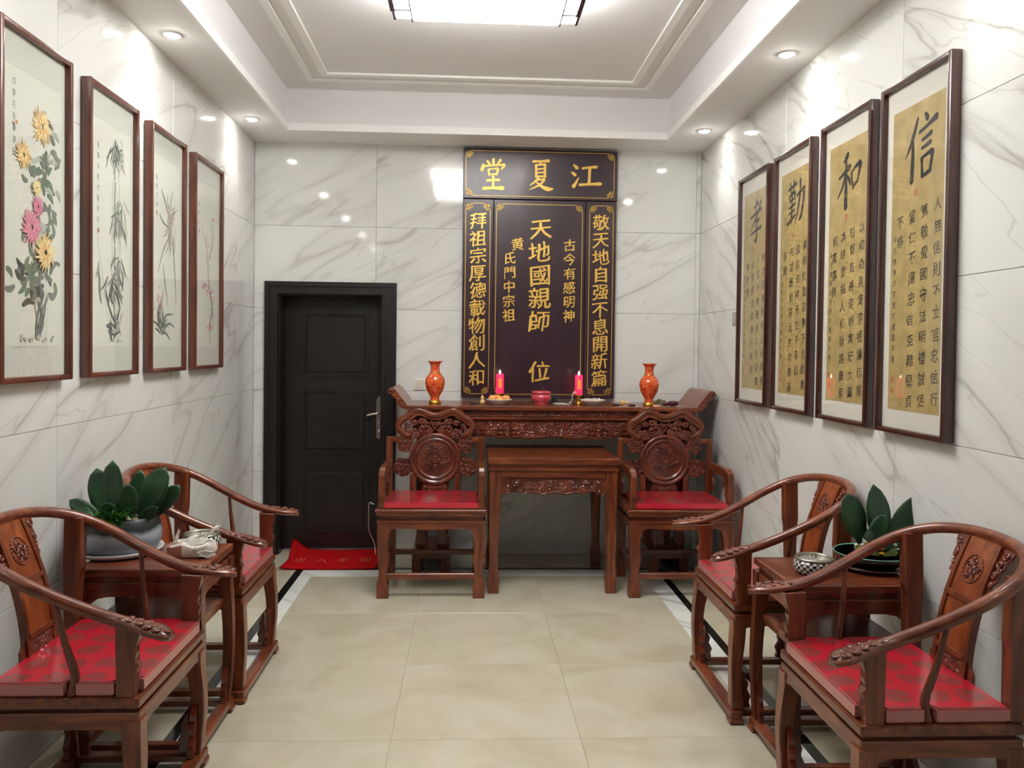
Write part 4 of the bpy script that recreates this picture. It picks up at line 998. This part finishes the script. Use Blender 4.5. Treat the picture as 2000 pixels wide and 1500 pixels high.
# ---------------------------------------------------------------- red door mat
bm = bmesh.new(); nx, ny = 40, 14; V = []
for j in range(ny+1):
    row = []
    for i in range(nx+1):
        u, v = i/nx, j/ny; x = -1.30+.66*u+.015*math.sin(v*5); y = 5.572+.56*v
        cu = max(0, .22-u)/.22; cv = max(0, v-.55)/.45
        z = .006+.085*cu**1.6*cv**1.2+.002*math.sin(u*9)+.03*cu*cu*.4
        if x < DX0+.03 and y > YB-.04: x = DX0+.03
        if x > DX1-.02 and y > YB-.04: x = DX1-.02
        row.append(bm.verts.new((x, y, z)))
    V.append(row)
for j in range(ny):
    for i in range(nx): bm.faces.new((V[j][i], V[j][i+1], V[j+1][i+1], V[j+1][i]))
r = bmesh.ops.solidify(bm, geom=bm.faces[:], thickness=.005)
M_MAT = mat('red_vinyl_mat', srgb(222, 14, 26), .55)
mt = link('door_mat', bm, M_MAT, smooth=True); tag(mt, 'bright red door mat with faint gold characters and one curled corner', 'mat')
M_FGOLD = mat('faded_gold_print', srgb(214, 96, 60), .5)
letters('gold_print', [(c, -1.20+.155*k, 0, .095, .14) for k, c in enumerate('出入平安')], lambda a, z, d: (a, 5.80+z, .0105+.002*math.sin((a+1.30)/.66*9)), M_FGOLD, mt, style=.3)

# ---------------------------------------------------------------- things on the altar
def porcelain(name, c1, c2):
    m = mat(name, c1, .12, coat=.8); q = N(m); tc = q.n('ShaderNodeTexCoord'); v = q.n('ShaderNodeTexNoise', i_Scale=38., i_Detail=3., i_Distortion=2.); q.l(tc.outputs['Object'], v.inputs['Vector'])
    q.l(q.ramp(v.outputs['Fac'], [(.42, c1), (.50, c2), (.56, c2), (.62, c1)]), q.b.inputs['Base Color']); return m
M_VASE = porcelain('red_gold_porcelain', srgb(206, 26, 26), srgb(214, 112, 38))
def vase(x, label):
    prof = [(0, 0), (.040, 0), (.041, .006), (.036, .02), (.030, .035), (.031, .05), (.042, .068), (.060, .10), (.069, .14), (.070, .155), (.064, .18), (.050, .20), (.038, .212), (.033, .225), (.030, .25), (.033, .272), (.042, .288), (.056, .297), (.054, .299), (.040, .286), (.026, .26), (0, .25)]
    t = empty('vase', (x, 5.62, AZW), label=label, cat='vase', group='red vases on the altar')
    link('vase_body', lathe(bmesh.new(), prof, 32), M_VASE, t, smooth=True)
    link('gold_foot', lathe(bmesh.new(), [(.0395, .0), (.0425, .001), (.0425, .007), (.038, .019), (.0345, .026), (.033, .026)], 32), M_BRASS, t)
    link('gold_collar', lathe(bmesh.new(), [(.0385, .211), (.040, .214), (.0375, .219), (.036, .219)], 32), M_BRASS, t)
vase(-.238, 'red and gold porcelain vase at the left end of the altar'); vase(1.275, 'red and gold porcelain vase at the right end of the altar')
M_CAN = mat('glowing_red_candle', srgb(220, 10, 40), .3, emit=(1, .02, .08, 1), es=1.6)
M_FLA = mat('candle_flame', (1, .9, .8, 1), .4, emit=(1, .85, .75, 1), es=9)
def candle(x, label, y=5.78):
    t = empty('electric_candle', (x, y, AZW), label=label, cat='candle', group='electric altar candles')
    link('candle_stand', lathe(bmesh.new(), [(0, 0), (.030, 0), (.032, .006), (.018, .014), (.011, .024), (.022, .036), (.012, .048), (.016, .058), (.034, .066), (.030, .070), (0, .070)], 20), M_BRASS, t)
    cb = link('candle_body', lathe(bmesh.new(), [(0, .068), (.0265, .068), (.0275, .072), (.0275, .205), (.024, .210), (0, .207)], 20), M_CAN, t)
    bm = bmesh.new(); bx(bm, -.011, -.0295, .11, .011, -.026, .175); link('gold_label', bm, mat('gold_leaf_print', srgb(220, 120, 40), .4, emit=(1, .3, .05, 1), es=.6), cb)
    link('flame', lathe(bmesh.new(), [(0, .206), (.005, .210), (.0075, .218), (.004, .232), (0, .240)], 10), M_FLA, t)
candle(.223, 'glowing red electric candle standing behind the plate of oranges'); candle(.785, 'glowing red electric candle on a brass stand right of the incense burner', 5.70)
# plate of oranges
M_PORC = mat('white_porcelain', srgb(222, 214, 204), .2, coat=.5)
pl = link('fruit_plate', lathe(bmesh.new(), [(0, 0), (.045, 0), (.048, .006), (.075, .024), (.090, .036), (.088, .040), (.070, .028), (.04, .011), (0, .009)], 32), M_PORC); pl.location = (.213, 5.61, AZW)
tag(pl, 'small white plate piled with oranges on the altar', 'plate')
def orange_mat():
    m = mat('orange_peel', srgb(232, 160, 84), .45); q = N(m); tc = q.n('ShaderNodeTexCoord'); v = q.n('ShaderNodeTexVoronoi', i_Scale=260.); q.l(tc.outputs['Object'], v.inputs['Vector']); b = q.n('ShaderNodeBump', i_Strength=.25, i_Distance=.001)
    q.l(v.outputs['Distance'], b.inputs['Height']); q.l(b.outputs[0], q.b.inputs['Normal']); return m
M_ORG = orange_mat(); M_STEM = mat('green_stem', srgb(86, 96, 40), .6)
for k, (dx, dy, lab) in enumerate(((-.046, -.012, 'leftmost orange on the altar plate'), (.0, -.030, 'middle front orange on the altar plate'), (.046, -.010, 'rightmost orange on the altar plate'), (-.015, .040, 'orange at the back of the altar plate, under the candle'))):
    bm = bmesh.new(); n_ = 24
    lathe(bm, [(0, .002), (.012, .001), (.024, .008), (.0295, .022), (.026, .036), (.014, .044), (.004, .043), (0, .042)], n_)
    for v in bm.verts:
        a = math.atan2(v.co.y, v.co.x); r_ = 1+.025*math.cos(a*9); v.co.x *= r_; v.co.y *= r_
    t = empty('orange', (.213+dx, 5.61+dy, AZW+.0155+.006*(k != 1)), label=lab, cat='fruit', group='oranges on the altar plate')
    link('peel', bm, M_ORG, t, smooth=True); link('stem', lathe(bmesh.new(), [(0, .041), (.0035, .041), (.003, .045), (0, .046)], 8), M_STEM, t)
# incense burner
M_BURN = porcelain('crimson_crackle_glaze', srgb(176, 26, 50), srgb(206, 84, 96))
t = empty('incense_burner', (.509, 5.62, AZW), label='crimson porcelain incense burner in the middle of the altar', cat='incense burner')
link('bowl', lathe(bmesh.new(), [(0, 0), (.048, 0), (.050, .006), (.046, .012), (.062, .026), (.072, .048), (.068, .066), (.060, .074), (.068, .080), (.070, .092), (.064, .096), (.058, .088), (0, .085)], 32), M_BURN, t, smooth=True)
link('ash', lathe(bmesh.new(), [(0, .090), (.058, .088)], 24), mat('incense_ash', srgb(150, 130, 120), .9), t)
bm = bmesh.new()
for dx, dy, l_ in ((.012, 0, .03), (.022, .01, .022), (.004, .012, .018), (.03, -.005, .016)): tube(bm, [(dx, dy, .085), (dx*1.3, dy, .09+l_)], .0012, 5)
link('incense_stub', bm, mat('incense_stick', srgb(150, 60, 50), .8), t)
# right plate with napkins, loose papers, charger, cables
p2 = copy_tree(pl); p2.location = (.875, 5.62, AZW); tag(p2, 'white plate with crumpled paper right of the brass candle stand', 'plate')
M_TIS = mat('white_tissue', srgb(232, 228, 222), .85)
def crumple(name, cx, cy, z, sx, sy, h, n_, label, cat, seed, m=M_TIS):
    bm = bmesh.new(); V = []
    for j in range(n_+1):
        row = []
        for i in range(n_+1):
            u, v = i/n_-.5, j/n_-.5; e_ = 1-(2*max(abs(u), abs(v)))**3
            hh = .002+h*(e_*.35+.65*abs(noise.noise(Vector((u*5+seed, v*5, seed))))*1.5*(e_+.25)); row.append(bm.verts.new((u*2*sx*(1+.2*noise.noise(Vector((v*4, seed, 1)))), v*2*sy, hh)))
        V.append(row)
    for j in range(n_):
        for i in range(n_): bm.faces.new((V[j][i], V[j][i+1], V[j+1][i+1], V[j+1][i]))
    bmesh.ops.solidify(bm, geom=bm.faces[:], thickness=.001)
    o = link(name, bm, m); o.location = (cx, cy, z); return tag(o, label, cat)
crumple('napkin', .875, 5.62, AZW+.034, .078, .05, .018, 10, 'white crumpled napkin lying on the right altar plate', 'napkin', 3)
pa = crumple('paper_sheet', .672, 5.70, AZW+.0, .065, .07, .012, 8, 'white folded paper beside the incense burner', 'paper', 5)
t = empty('charger', (.615, 5.80, AZW), label='small dark power adapter standing behind the white paper', cat='charger')
link('adapter_body', nb(-.028, -.012, 0, .028, .012, .062, bev=.004), mat('dark_teal_plastic', srgb(34, 52, 56), .4), t); link('adapter_plug', nb(-.01, -.02, .02, .01, -.012, .04, bev=.002), M_BLKP, t)
tube(bm := bmesh.new(), spline([(.32, 5.70, AZW+.004), (.37, 5.66, AZW+.004), (.43, 5.76, AZW+.004), (.50, 5.80, AZW+.004), (.58, 5.74, AZW+.006), (.63, 5.60, AZW+.02), (.68, 5.58, AZW+.018), (.73, 5.63, AZW+.004), (.775, 5.67, AZW+.004)], 6), .0028, 6)
tag(link('black_cable', bm, M_BLKP), 'thin black cable trailing across the altar behind the burner', 'cable')
tube(bm := bmesh.new(), spline([(.68, 5.72, AZW+.003), (.71, 5.70, AZW+.004), (.735, 5.68, AZW+.03), (.735, 5.66, AZW+.07), (.752, 5.66, AZW+.09), (.762, 5.665, AZW+.08)], 6), .0035, 6)
tag(link('white_cable', bm, M_WHITE), 'stiff white cable curling up beside the brass candle stand', 'cable')
M_GRD = mat('dried_gourd', srgb(206, 170, 104), .4); M_TAS = mat('dark_tassel', srgb(40, 20, 18), .8)
def gourd(x, y, s, label, lie):
    t = empty('gourd_charm', (x, y, AZW), label=label, cat='gourd', group='gourd charms on the altar')
    prof = [(0, 0), (.014, .003), (.020, .014), (.017, .026), (.009, .033), (.013, .042), (.012, .052), (.004, .060), (.002, .068), (0, .069)]
    bm = bmesh.new(); lathe(bm, prof, 16)
    if lie:
        for v in bm.verts: v.co = Vector((v.co.z-.03, v.co.x, v.co.y+.020))
    link('gourd', bm, M_GRD, t, smooth=True)
    bm = bmesh.new(); tube(bm, spline([(-.012*s, -.005, .008), (-.045*s, -.015, .005), (-.085*s, -.01, .006)], 4), [.003]*4+[.009]*5, 6); tube(bm, spline([(.03, -.01, .006), (.05, -.02, .005), (.075 if lie else .04, -.02, .005)], 4), .007 if lie else .003, 6)
    link('tassel', bm, M_TAS, t)
gourd(.095, 5.60, 1, 'upright small gourd charm with dark tassel left of the oranges', False); gourd(1.095, 5.60, 1, 'lying small gourd charm with dark tassel left of the right vase', True)
tag(link('round_lid', lathe(bmesh.new(), [(0, 0), (.030, 0), (.032, .006), (.028, .012), (0, .014)], 20), mat('tan_lid', srgb(206, 150, 116), .4)), 'small tan round box in front of the right vase', 'box').location = (1.305, 5.50, AZW)
t = empty('pouch', (1.44, 5.60, AZW), label='small maroon beaded pouch beside the right scroll end', cat='pouch')
bm = bmesh.new(); ball(bm, (0, 0, .018), .03, (1.5, .9, .6)); ball(bm, (-.045, .01, .014), .02, (1.4, .8, .6)); link('pouch_body', bm, mat('maroon_cloth', srgb(88, 18, 38), .4), t)
bm = bmesh.new()
for k in range(14): ball(bm, (.03*math.cos(k*.45), -.025+.003*math.sin(k), .030-.008*math.sin(k*.45)), .004, sub=1)
link('bead', bm, mat('dark_beads', srgb(60, 20, 20), .1, coat=1), t)
o = crumple('green_packet', 1.385, 5.76, AZW, .055, .04, .05, 8, 'small pale green crumpled packet behind the maroon pouch', 'packet', 8, mat('pale_green_film', srgb(170, 170, 120), .4))

# ---------------------------------------------------------------- wall switches
def plate(x, y, z, side, label):
    t = empty('wall_socket' if side == 0 else 'wall_switch', (x, y, z), label=label, cat='switch')
    if side == 0: link('cover_plate', nb(-.043, -.008, 0, .043, 0, .086, bev=.003), M_WHITE, t); link('socket_face', nb(-.033, -.0095, .010, .033, -.007, .076, bev=.002), mat('socket_face', srgb(210, 204, 194), .35), t)
    else: link('cover_plate', nb(-.010, -.043, 0, 0, .043, .086, bev=.003), mat('grey_switch', srgb(150, 140, 132), .4), t); link('rocker', nb(-.013, -.03, .012, -.009, .03, .074, bev=.001), mat('grey_rocker', srgb(160, 150, 140), .4), t)
plate(-.365, YB, 1.232, 0, 'white socket plate on the back wall behind the left vase'); plate(XR, 5.165, 1.722, 1, 'grey switch plate on the right wall beside the farthest scroll')
tube(bm := bmesh.new(), spline([(-.60, 5.14, .545), (-.66, 5.40, .50), (-.705, 5.75, .34), (-.72, 5.90, .20), (-.688, 5.95, .10), (-.675, 5.93, .016)], 6), .003, 6)
tag(link('power_cable', bm, M_WHITE), 'thin white cord hanging from the left altar chair down to the red mat', 'cord')

# ---------------------------------------------------------------- plants and small things on the side tables
def leafmat(name, c1, c2, rough=.35):
    m = mat(name, c1, rough); q = N(m); tc = q.n('ShaderNodeTexCoord'); n1 = q.n('ShaderNodeTexNoise', i_Scale=9., i_Detail=3.); q.l(tc.outputs['Object'], n1.inputs['Vector']); q.l(q.ramp(n1.outputs['Fac'], [(.35, c1), (.7, c2)]), q.b.inputs['Base Color']); return m
M_LEAF = leafmat('dark_green_leaf', srgb(24, 54, 32), srgb(44, 84, 46)); M_LEAF2 = leafmat('fresh_green_leaf', srgb(40, 96, 30), srgb(84, 140, 50)); M_MOSS = leafmat('moss', srgb(60, 74, 24), srgb(98, 110, 40), .9); M_SOIL = leafmat('soil', srgb(36, 30, 22), srgb(66, 58, 40), .9)
def big_leaf(bm, base, az, el, L, W_, bend=.3, roll=0, cup=.12, pointed=.0, face=False):
    f = Vector((math.cos(az)*math.cos(el), math.sin(az)*math.cos(el), math.sin(el))); s = f.cross(Vector((0, 0, 1)))
    s = s.normalized() if s.length > .05 else Vector((1, 0, 0))
    if face: s = f.cross(Vector((.1, -1, .35))).normalized()
    s = Matrix.Rotation(roll, 3, f) @ s
    u = s.cross(f); n_ = 9; rows = []
    for i in range(n_+1):
        q = i/n_; wd = W_/2*max(.0, math.sin(PI*min(1, (q**(1.25-pointed))*.97+.03)))**(.55+pointed) if i < n_ else .0
        if q < .15: wd = max(wd*.6, .004)
        c = Vector(base)+f*(L*q)-u*(bend*L*q*q)+Vector((0, 0, 0))
        rows.append([bm.verts.new(c+s*(k*wd)+u*(cup*wd*abs(k)+.0)) for k in (-1, -.55, 0, .55, 1)])
    for a, b in zip(rows, rows[1:]):
        for k in range(4):
            fc = bm.faces.new((a[k], a[k+1], b[k+1], b[k])); fc.smooth = True
    return bm
def leaf_part(parent, *a, m=M_LEAF, **k):
    bm = big_leaf(bmesh.new(), *a, **k); bmesh.ops.remove_doubles(bm, verts=bm.verts[:], dist=1e-5)
    bmesh.ops.solidify(bm, geom=bm.faces[:], thickness=.0022); o = link('leaf', bm, m, parent, smooth=True); return o
def tuft(bm, c, n_, L, W_, rnd):
    for k in range(n_):
        az = rnd.uniform(0, 2*PI); el = rnd.uniform(.1, 1.2); big_leaf(bm, (c[0]+rnd.gauss(0, .012), c[1]+rnd.gauss(0, .012), c[2]), az, el, L*rnd.uniform(.6, 1.1), W_, bend=.5, pointed=.4)
rnd = random.Random(5)
PT = .71
t = empty('potted_plant', (-1.395, 3.285, PT), label='broad-leaved green plant in a grey glazed pot on the left side table', cat='plant')
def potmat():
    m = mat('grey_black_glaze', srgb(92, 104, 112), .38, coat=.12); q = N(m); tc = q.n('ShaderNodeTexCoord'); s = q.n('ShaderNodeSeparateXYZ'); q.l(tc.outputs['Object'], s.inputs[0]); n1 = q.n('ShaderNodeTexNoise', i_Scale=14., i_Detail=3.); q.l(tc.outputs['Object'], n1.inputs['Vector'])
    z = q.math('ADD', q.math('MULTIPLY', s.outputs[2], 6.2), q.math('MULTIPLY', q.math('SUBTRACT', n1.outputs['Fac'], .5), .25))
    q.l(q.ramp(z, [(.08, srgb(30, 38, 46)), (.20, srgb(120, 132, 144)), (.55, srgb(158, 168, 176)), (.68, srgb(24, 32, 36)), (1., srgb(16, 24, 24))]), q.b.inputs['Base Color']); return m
M_SAUC = mat('white_saucer', srgb(206, 202, 200), .3)
link('saucer', lathe(bmesh.new(), [(0, 0), (.135, 0), (.160, .014), (.164, .024), (.158, .024), (.145, .010), (0, .008)], 40), M_SAUC, t)
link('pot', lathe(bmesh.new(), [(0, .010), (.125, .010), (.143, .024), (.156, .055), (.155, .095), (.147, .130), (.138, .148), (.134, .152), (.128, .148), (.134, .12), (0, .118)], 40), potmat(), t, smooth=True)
link('soil', lathe(bmesh.new(), [(0, .134), (.05, .137), (.10, .134), (.130, .128)], 24), M_SOIL, t)
b0 = (-.035, 0, .13)
for (dx, dy, dz, ax_, L, W_, ay, rl) in ((-.055, -.01, .0, .22, .215, .088, .1, .1), (-.015, -.03, .0, .02, .245, .088, -.05, -.15), (.035, .03, .0, -.12, .200, .07, .1, .2), (.075, .0, .0, -.42, .235, .115, .0, -.2), (.045, -.05, .0, -.10, .160, .080, -.15, .1),
        (.095, .02, -.0, -.75, .185, .075, .1, .3), (-.06, .04, .0, .45, .20, .075, .3, .2), (-.05, -.05, .01, .98, .150, .060, -.1, .1), (-.05, -.06, .0, 1.18, .140, .050, -.1, .1), (-.045, -.07, -.005, 1.38, .130, .044, -.1, .1), (.08, -.04, -.0, -.95, .11, .05, -.3, .3), (.0, -.06, -.0, .15, .10, .06, -.5, .2)):
    f = Vector((-math.sin(ax_), ay*math.cos(ax_), math.cos(ax_))).normalized()
    leaf_part(t, (dx, dy, .130+dz), math.atan2(f.y, f.x), math.asin(f.z), L, W_, bend=.06, roll=rl, face=True)
bm = bmesh.new(); tuft(bm, (.03, -.110, .150), 60, .085, .010, rnd); tuft(bm, (-.05, -.110, .150), 40, .08, .011, rnd)
bmesh.ops.solidify(bm, geom=bm.faces[:], thickness=.0008); o = link('small_fern', bm, M_LEAF2, t, smooth=True); tag(o, kind='stuff')
bm = bmesh.new()
for k, (x, y, z, r) in enumerate(((.055, -.075, .145, .020), (.085, -.06, .142, .013), (.03, -.10, .140, .012), (.095, -.03, .140, .012))):
    ball(bm, (x, y, z), r, (1, .9, .8))
for v in bm.verts: v.co += Vector([.004*noise.noise(v.co*60+Vector((i_*7, 0, 0))) for i_ in range(3)])
link('pebbles', bm, mat('pale_pebble', srgb(170, 160, 124), .5), t)
# tissue pack and checkered box on left table
t = empty('tissue_pack', (-1.095, 3.235, PT), label='opened white plastic tissue pack with a crumpled tissue on the left side table', cat='tissues')
bm = nb(-.085, -.05, .0, .085, .05, .055, bev=.018, seg=3)
bmesh.ops.subdivide_edges(bm, edges=bm.edges[:], cuts=2, use_grid_fill=True)
for v in bm.verts:
    if v.co.z > .004: v.co += Vector([.010*noise.noise(v.co*22+Vector((0, i_*5, 0))) for i_ in range(3)])
for f in bm.faces: f.material_index = 1 if noise.noise(f.calc_center_median()*19) > .18 else 0
def film():
    m = mat('tissue_wrapper', srgb(206, 196, 186), .25, coat=.4); return m
link('wrapper', bm, [film(), mat('printed_wrapper', srgb(160, 104, 84), .3, coat=.5)], t)
bm = bmesh.new()
for k, (a, b, c, dx, dy, dz, wd) in enumerate(((-.05, 0, .05, .11, .01, .035, .03), (-.06, -.02, .05, .02, -.01, .055, .02), (.0, .01, .05, .10, .02, .06, .025), (-.06, .0, .055, .12, -.02, .01, .04), (.05, -.045, .05, .03, -.01, -.035, .05))):
    n_ = 7; prev = None
    for i in range(n_+1):
        q = i/n_; p = Vector((a+dx*q, b+dy*q, c+dz*q))+Vector([.008*noise.noise(Vector((q*6, k, j*3))) for j in range(3)])
        s = Vector((.2, 1, .5*math.sin(k*2+q*2))).normalized()*wd*(1-.5*q) if k != 4 else Vector((1, .2, 0)).normalized()*wd*.6
        r = [bm.verts.new(p-s), bm.verts.new(p+Vector((0, 0, .012*math.sin(q*7+k)))), bm.verts.new(p+s)]
        if prev: bm.faces.new((prev[0], prev[1], r[1], r[0])); bm.faces.new((prev[1], prev[2], r[2], r[1]))
        prev = r
bmesh.ops.solidify(bm, geom=bm.faces[:], thickness=.0012)
for v in bm.verts: v.co.z = max(v.co.z, .003)
link('tissue', bm, M_TIS, t)
def checker():
    m = mat('black_white_mosaic', srgb(20, 20, 20), .15, coat=.5); q = N(m); tc = q.n('ShaderNodeTexCoord'); s = q.n('ShaderNodeSeparateXYZ'); q.l(tc.outputs['Object'], s.inputs[0])
    a = q.math('MULTIPLY', q.math('ARCTAN2', s.outputs[1], s.outputs[0]), 20/PI); z = q.math('MULTIPLY', s.outputs[2], 95.)
    k = q.math('FLOORED_MODULO', q.math('ADD', q.math('FLOOR', a), q.math('FLOOR', z)), 2.)
    q.l(q.mix(k, srgb(16, 16, 16), srgb(196, 196, 190)), q.b.inputs['Base Color']); return m
M_CHK = checker()
def astray(x, y, label):
    t = empty('mosaic_ashtray', (x, y, PT), label=label, cat='ashtray', group='mosaic ashtrays on the side tables')
    link('bowl', lathe(bmesh.new(), [(0, 0), (.062, 0), (.070, .006), (.077, .022), (.076, .040), (.070, .050)], 40), M_CHK, t, smooth=True)
    link('metal_rim', lathe(bmesh.new(), [(.070, .049), (.072, .056), (.068, .062), (.063, .056), (.060, .03), (0, .010)], 40), mat('dull_metal', srgb(150, 150, 136), .3, .9), t, smooth=True)
astray(-1.10, 3.368, 'black and white mosaic ashtray behind the tissue pack'); astray(1.325, 2.985, 'black and white mosaic ashtray on the right side table')
# planted dish on the right
t = empty('planted_dish', (1.578, 3.045, PT), label='broad-leaved green plant in a turquoise dish on the right side table', cat='plant')
link('saucer', lathe(bmesh.new(), [(0, 0), (.09, 0), (.128, .012), (.136, .020), (.128, .020), (.09, .010), (0, .008)], 36), mat('brown_saucer', srgb(84, 52, 42), .25, coat=.5), t)
link('dish', lathe(bmesh.new(), [(0, .012), (.085, .012), (.118, .030), (.138, .056), (.141, .062)], 36), mat('black_glaze', srgb(16, 24, 22), .12, coat=.6), t, smooth=True)
link('dish_lining', lathe(bmesh.new(), [(.141, .062), (.138, .065), (.118, .050), (.09, .042), (0, .040)], 36), mat('turquoise_glaze', srgb(96, 158, 138), .2, coat=.5), t, smooth=True)
bm = bmesh.new(); ball(bm, (.03, .02, .050), .085, (1.0, 1.0, .55), sub=3)
for v in bm.verts: v.co += Vector([.008*noise.noise(v.co*30+Vector((i_*7, 0, 0))) for i_ in range(3)])
link('moss_mound', bm, M_MOSS, t, smooth=True)
for (dx, dy, dz, ax_, L, W_, ay, rl, pt_) in ((.035, -.01, .0, .10, .255, .112, .0, .1, .12), (.060, -.01, .02, -.60, .245, .088, .0, -.1, .22), (-.045, .0, .02, .20, .200, .098, .1, -.1, .0), (-.03, -.04, .02, -.42, .140, .062, -.1, -.3, .1), (-.02, -.06, .03, .62, .075, .06, -.6, .2, .1),
        (.06, -.02, .02, -1.12, .115, .034, .0, .3, .3), (.06, -.03, .015, -1.4, .11, .026, -.1, .4, .3), (-.02, -.05, .01, -1.3, .085, .045, -.3, .4, .2), (.03, .05, .0, .5, .20, .06, .3, .3, .1)):
    f = Vector((-math.sin(ax_), ay*math.cos(ax_), math.cos(ax_))).normalized()
    leaf_part(t, (dx, dy, .075+dz), math.atan2(f.y, f.x), math.asin(f.z), L, W_, bend=.06, roll=rl, face=True, pointed=pt_)
bm = bmesh.new(); ball(bm, (-.0, -.078, .095), .010); ball(bm, (-.0, -.078, .076), .012, (1, 1, .8)); link('gold_ornament', bm, M_BRASS, t)
bm = bmesh.new()
for (x, y, z) in ((-.055, -.04, .10), (-.03, -.055, .115), (-.07, -.02, .095), (.02, -.05, .118), (.075, -.04, .10)): ball(bm, (x, y, z), .008, sub=1)
link('white_pebbles', bm, mat('white_pebble', srgb(200, 196, 186), .4), t)
D.objects.remove(_fo); D.curves.remove(_fc)
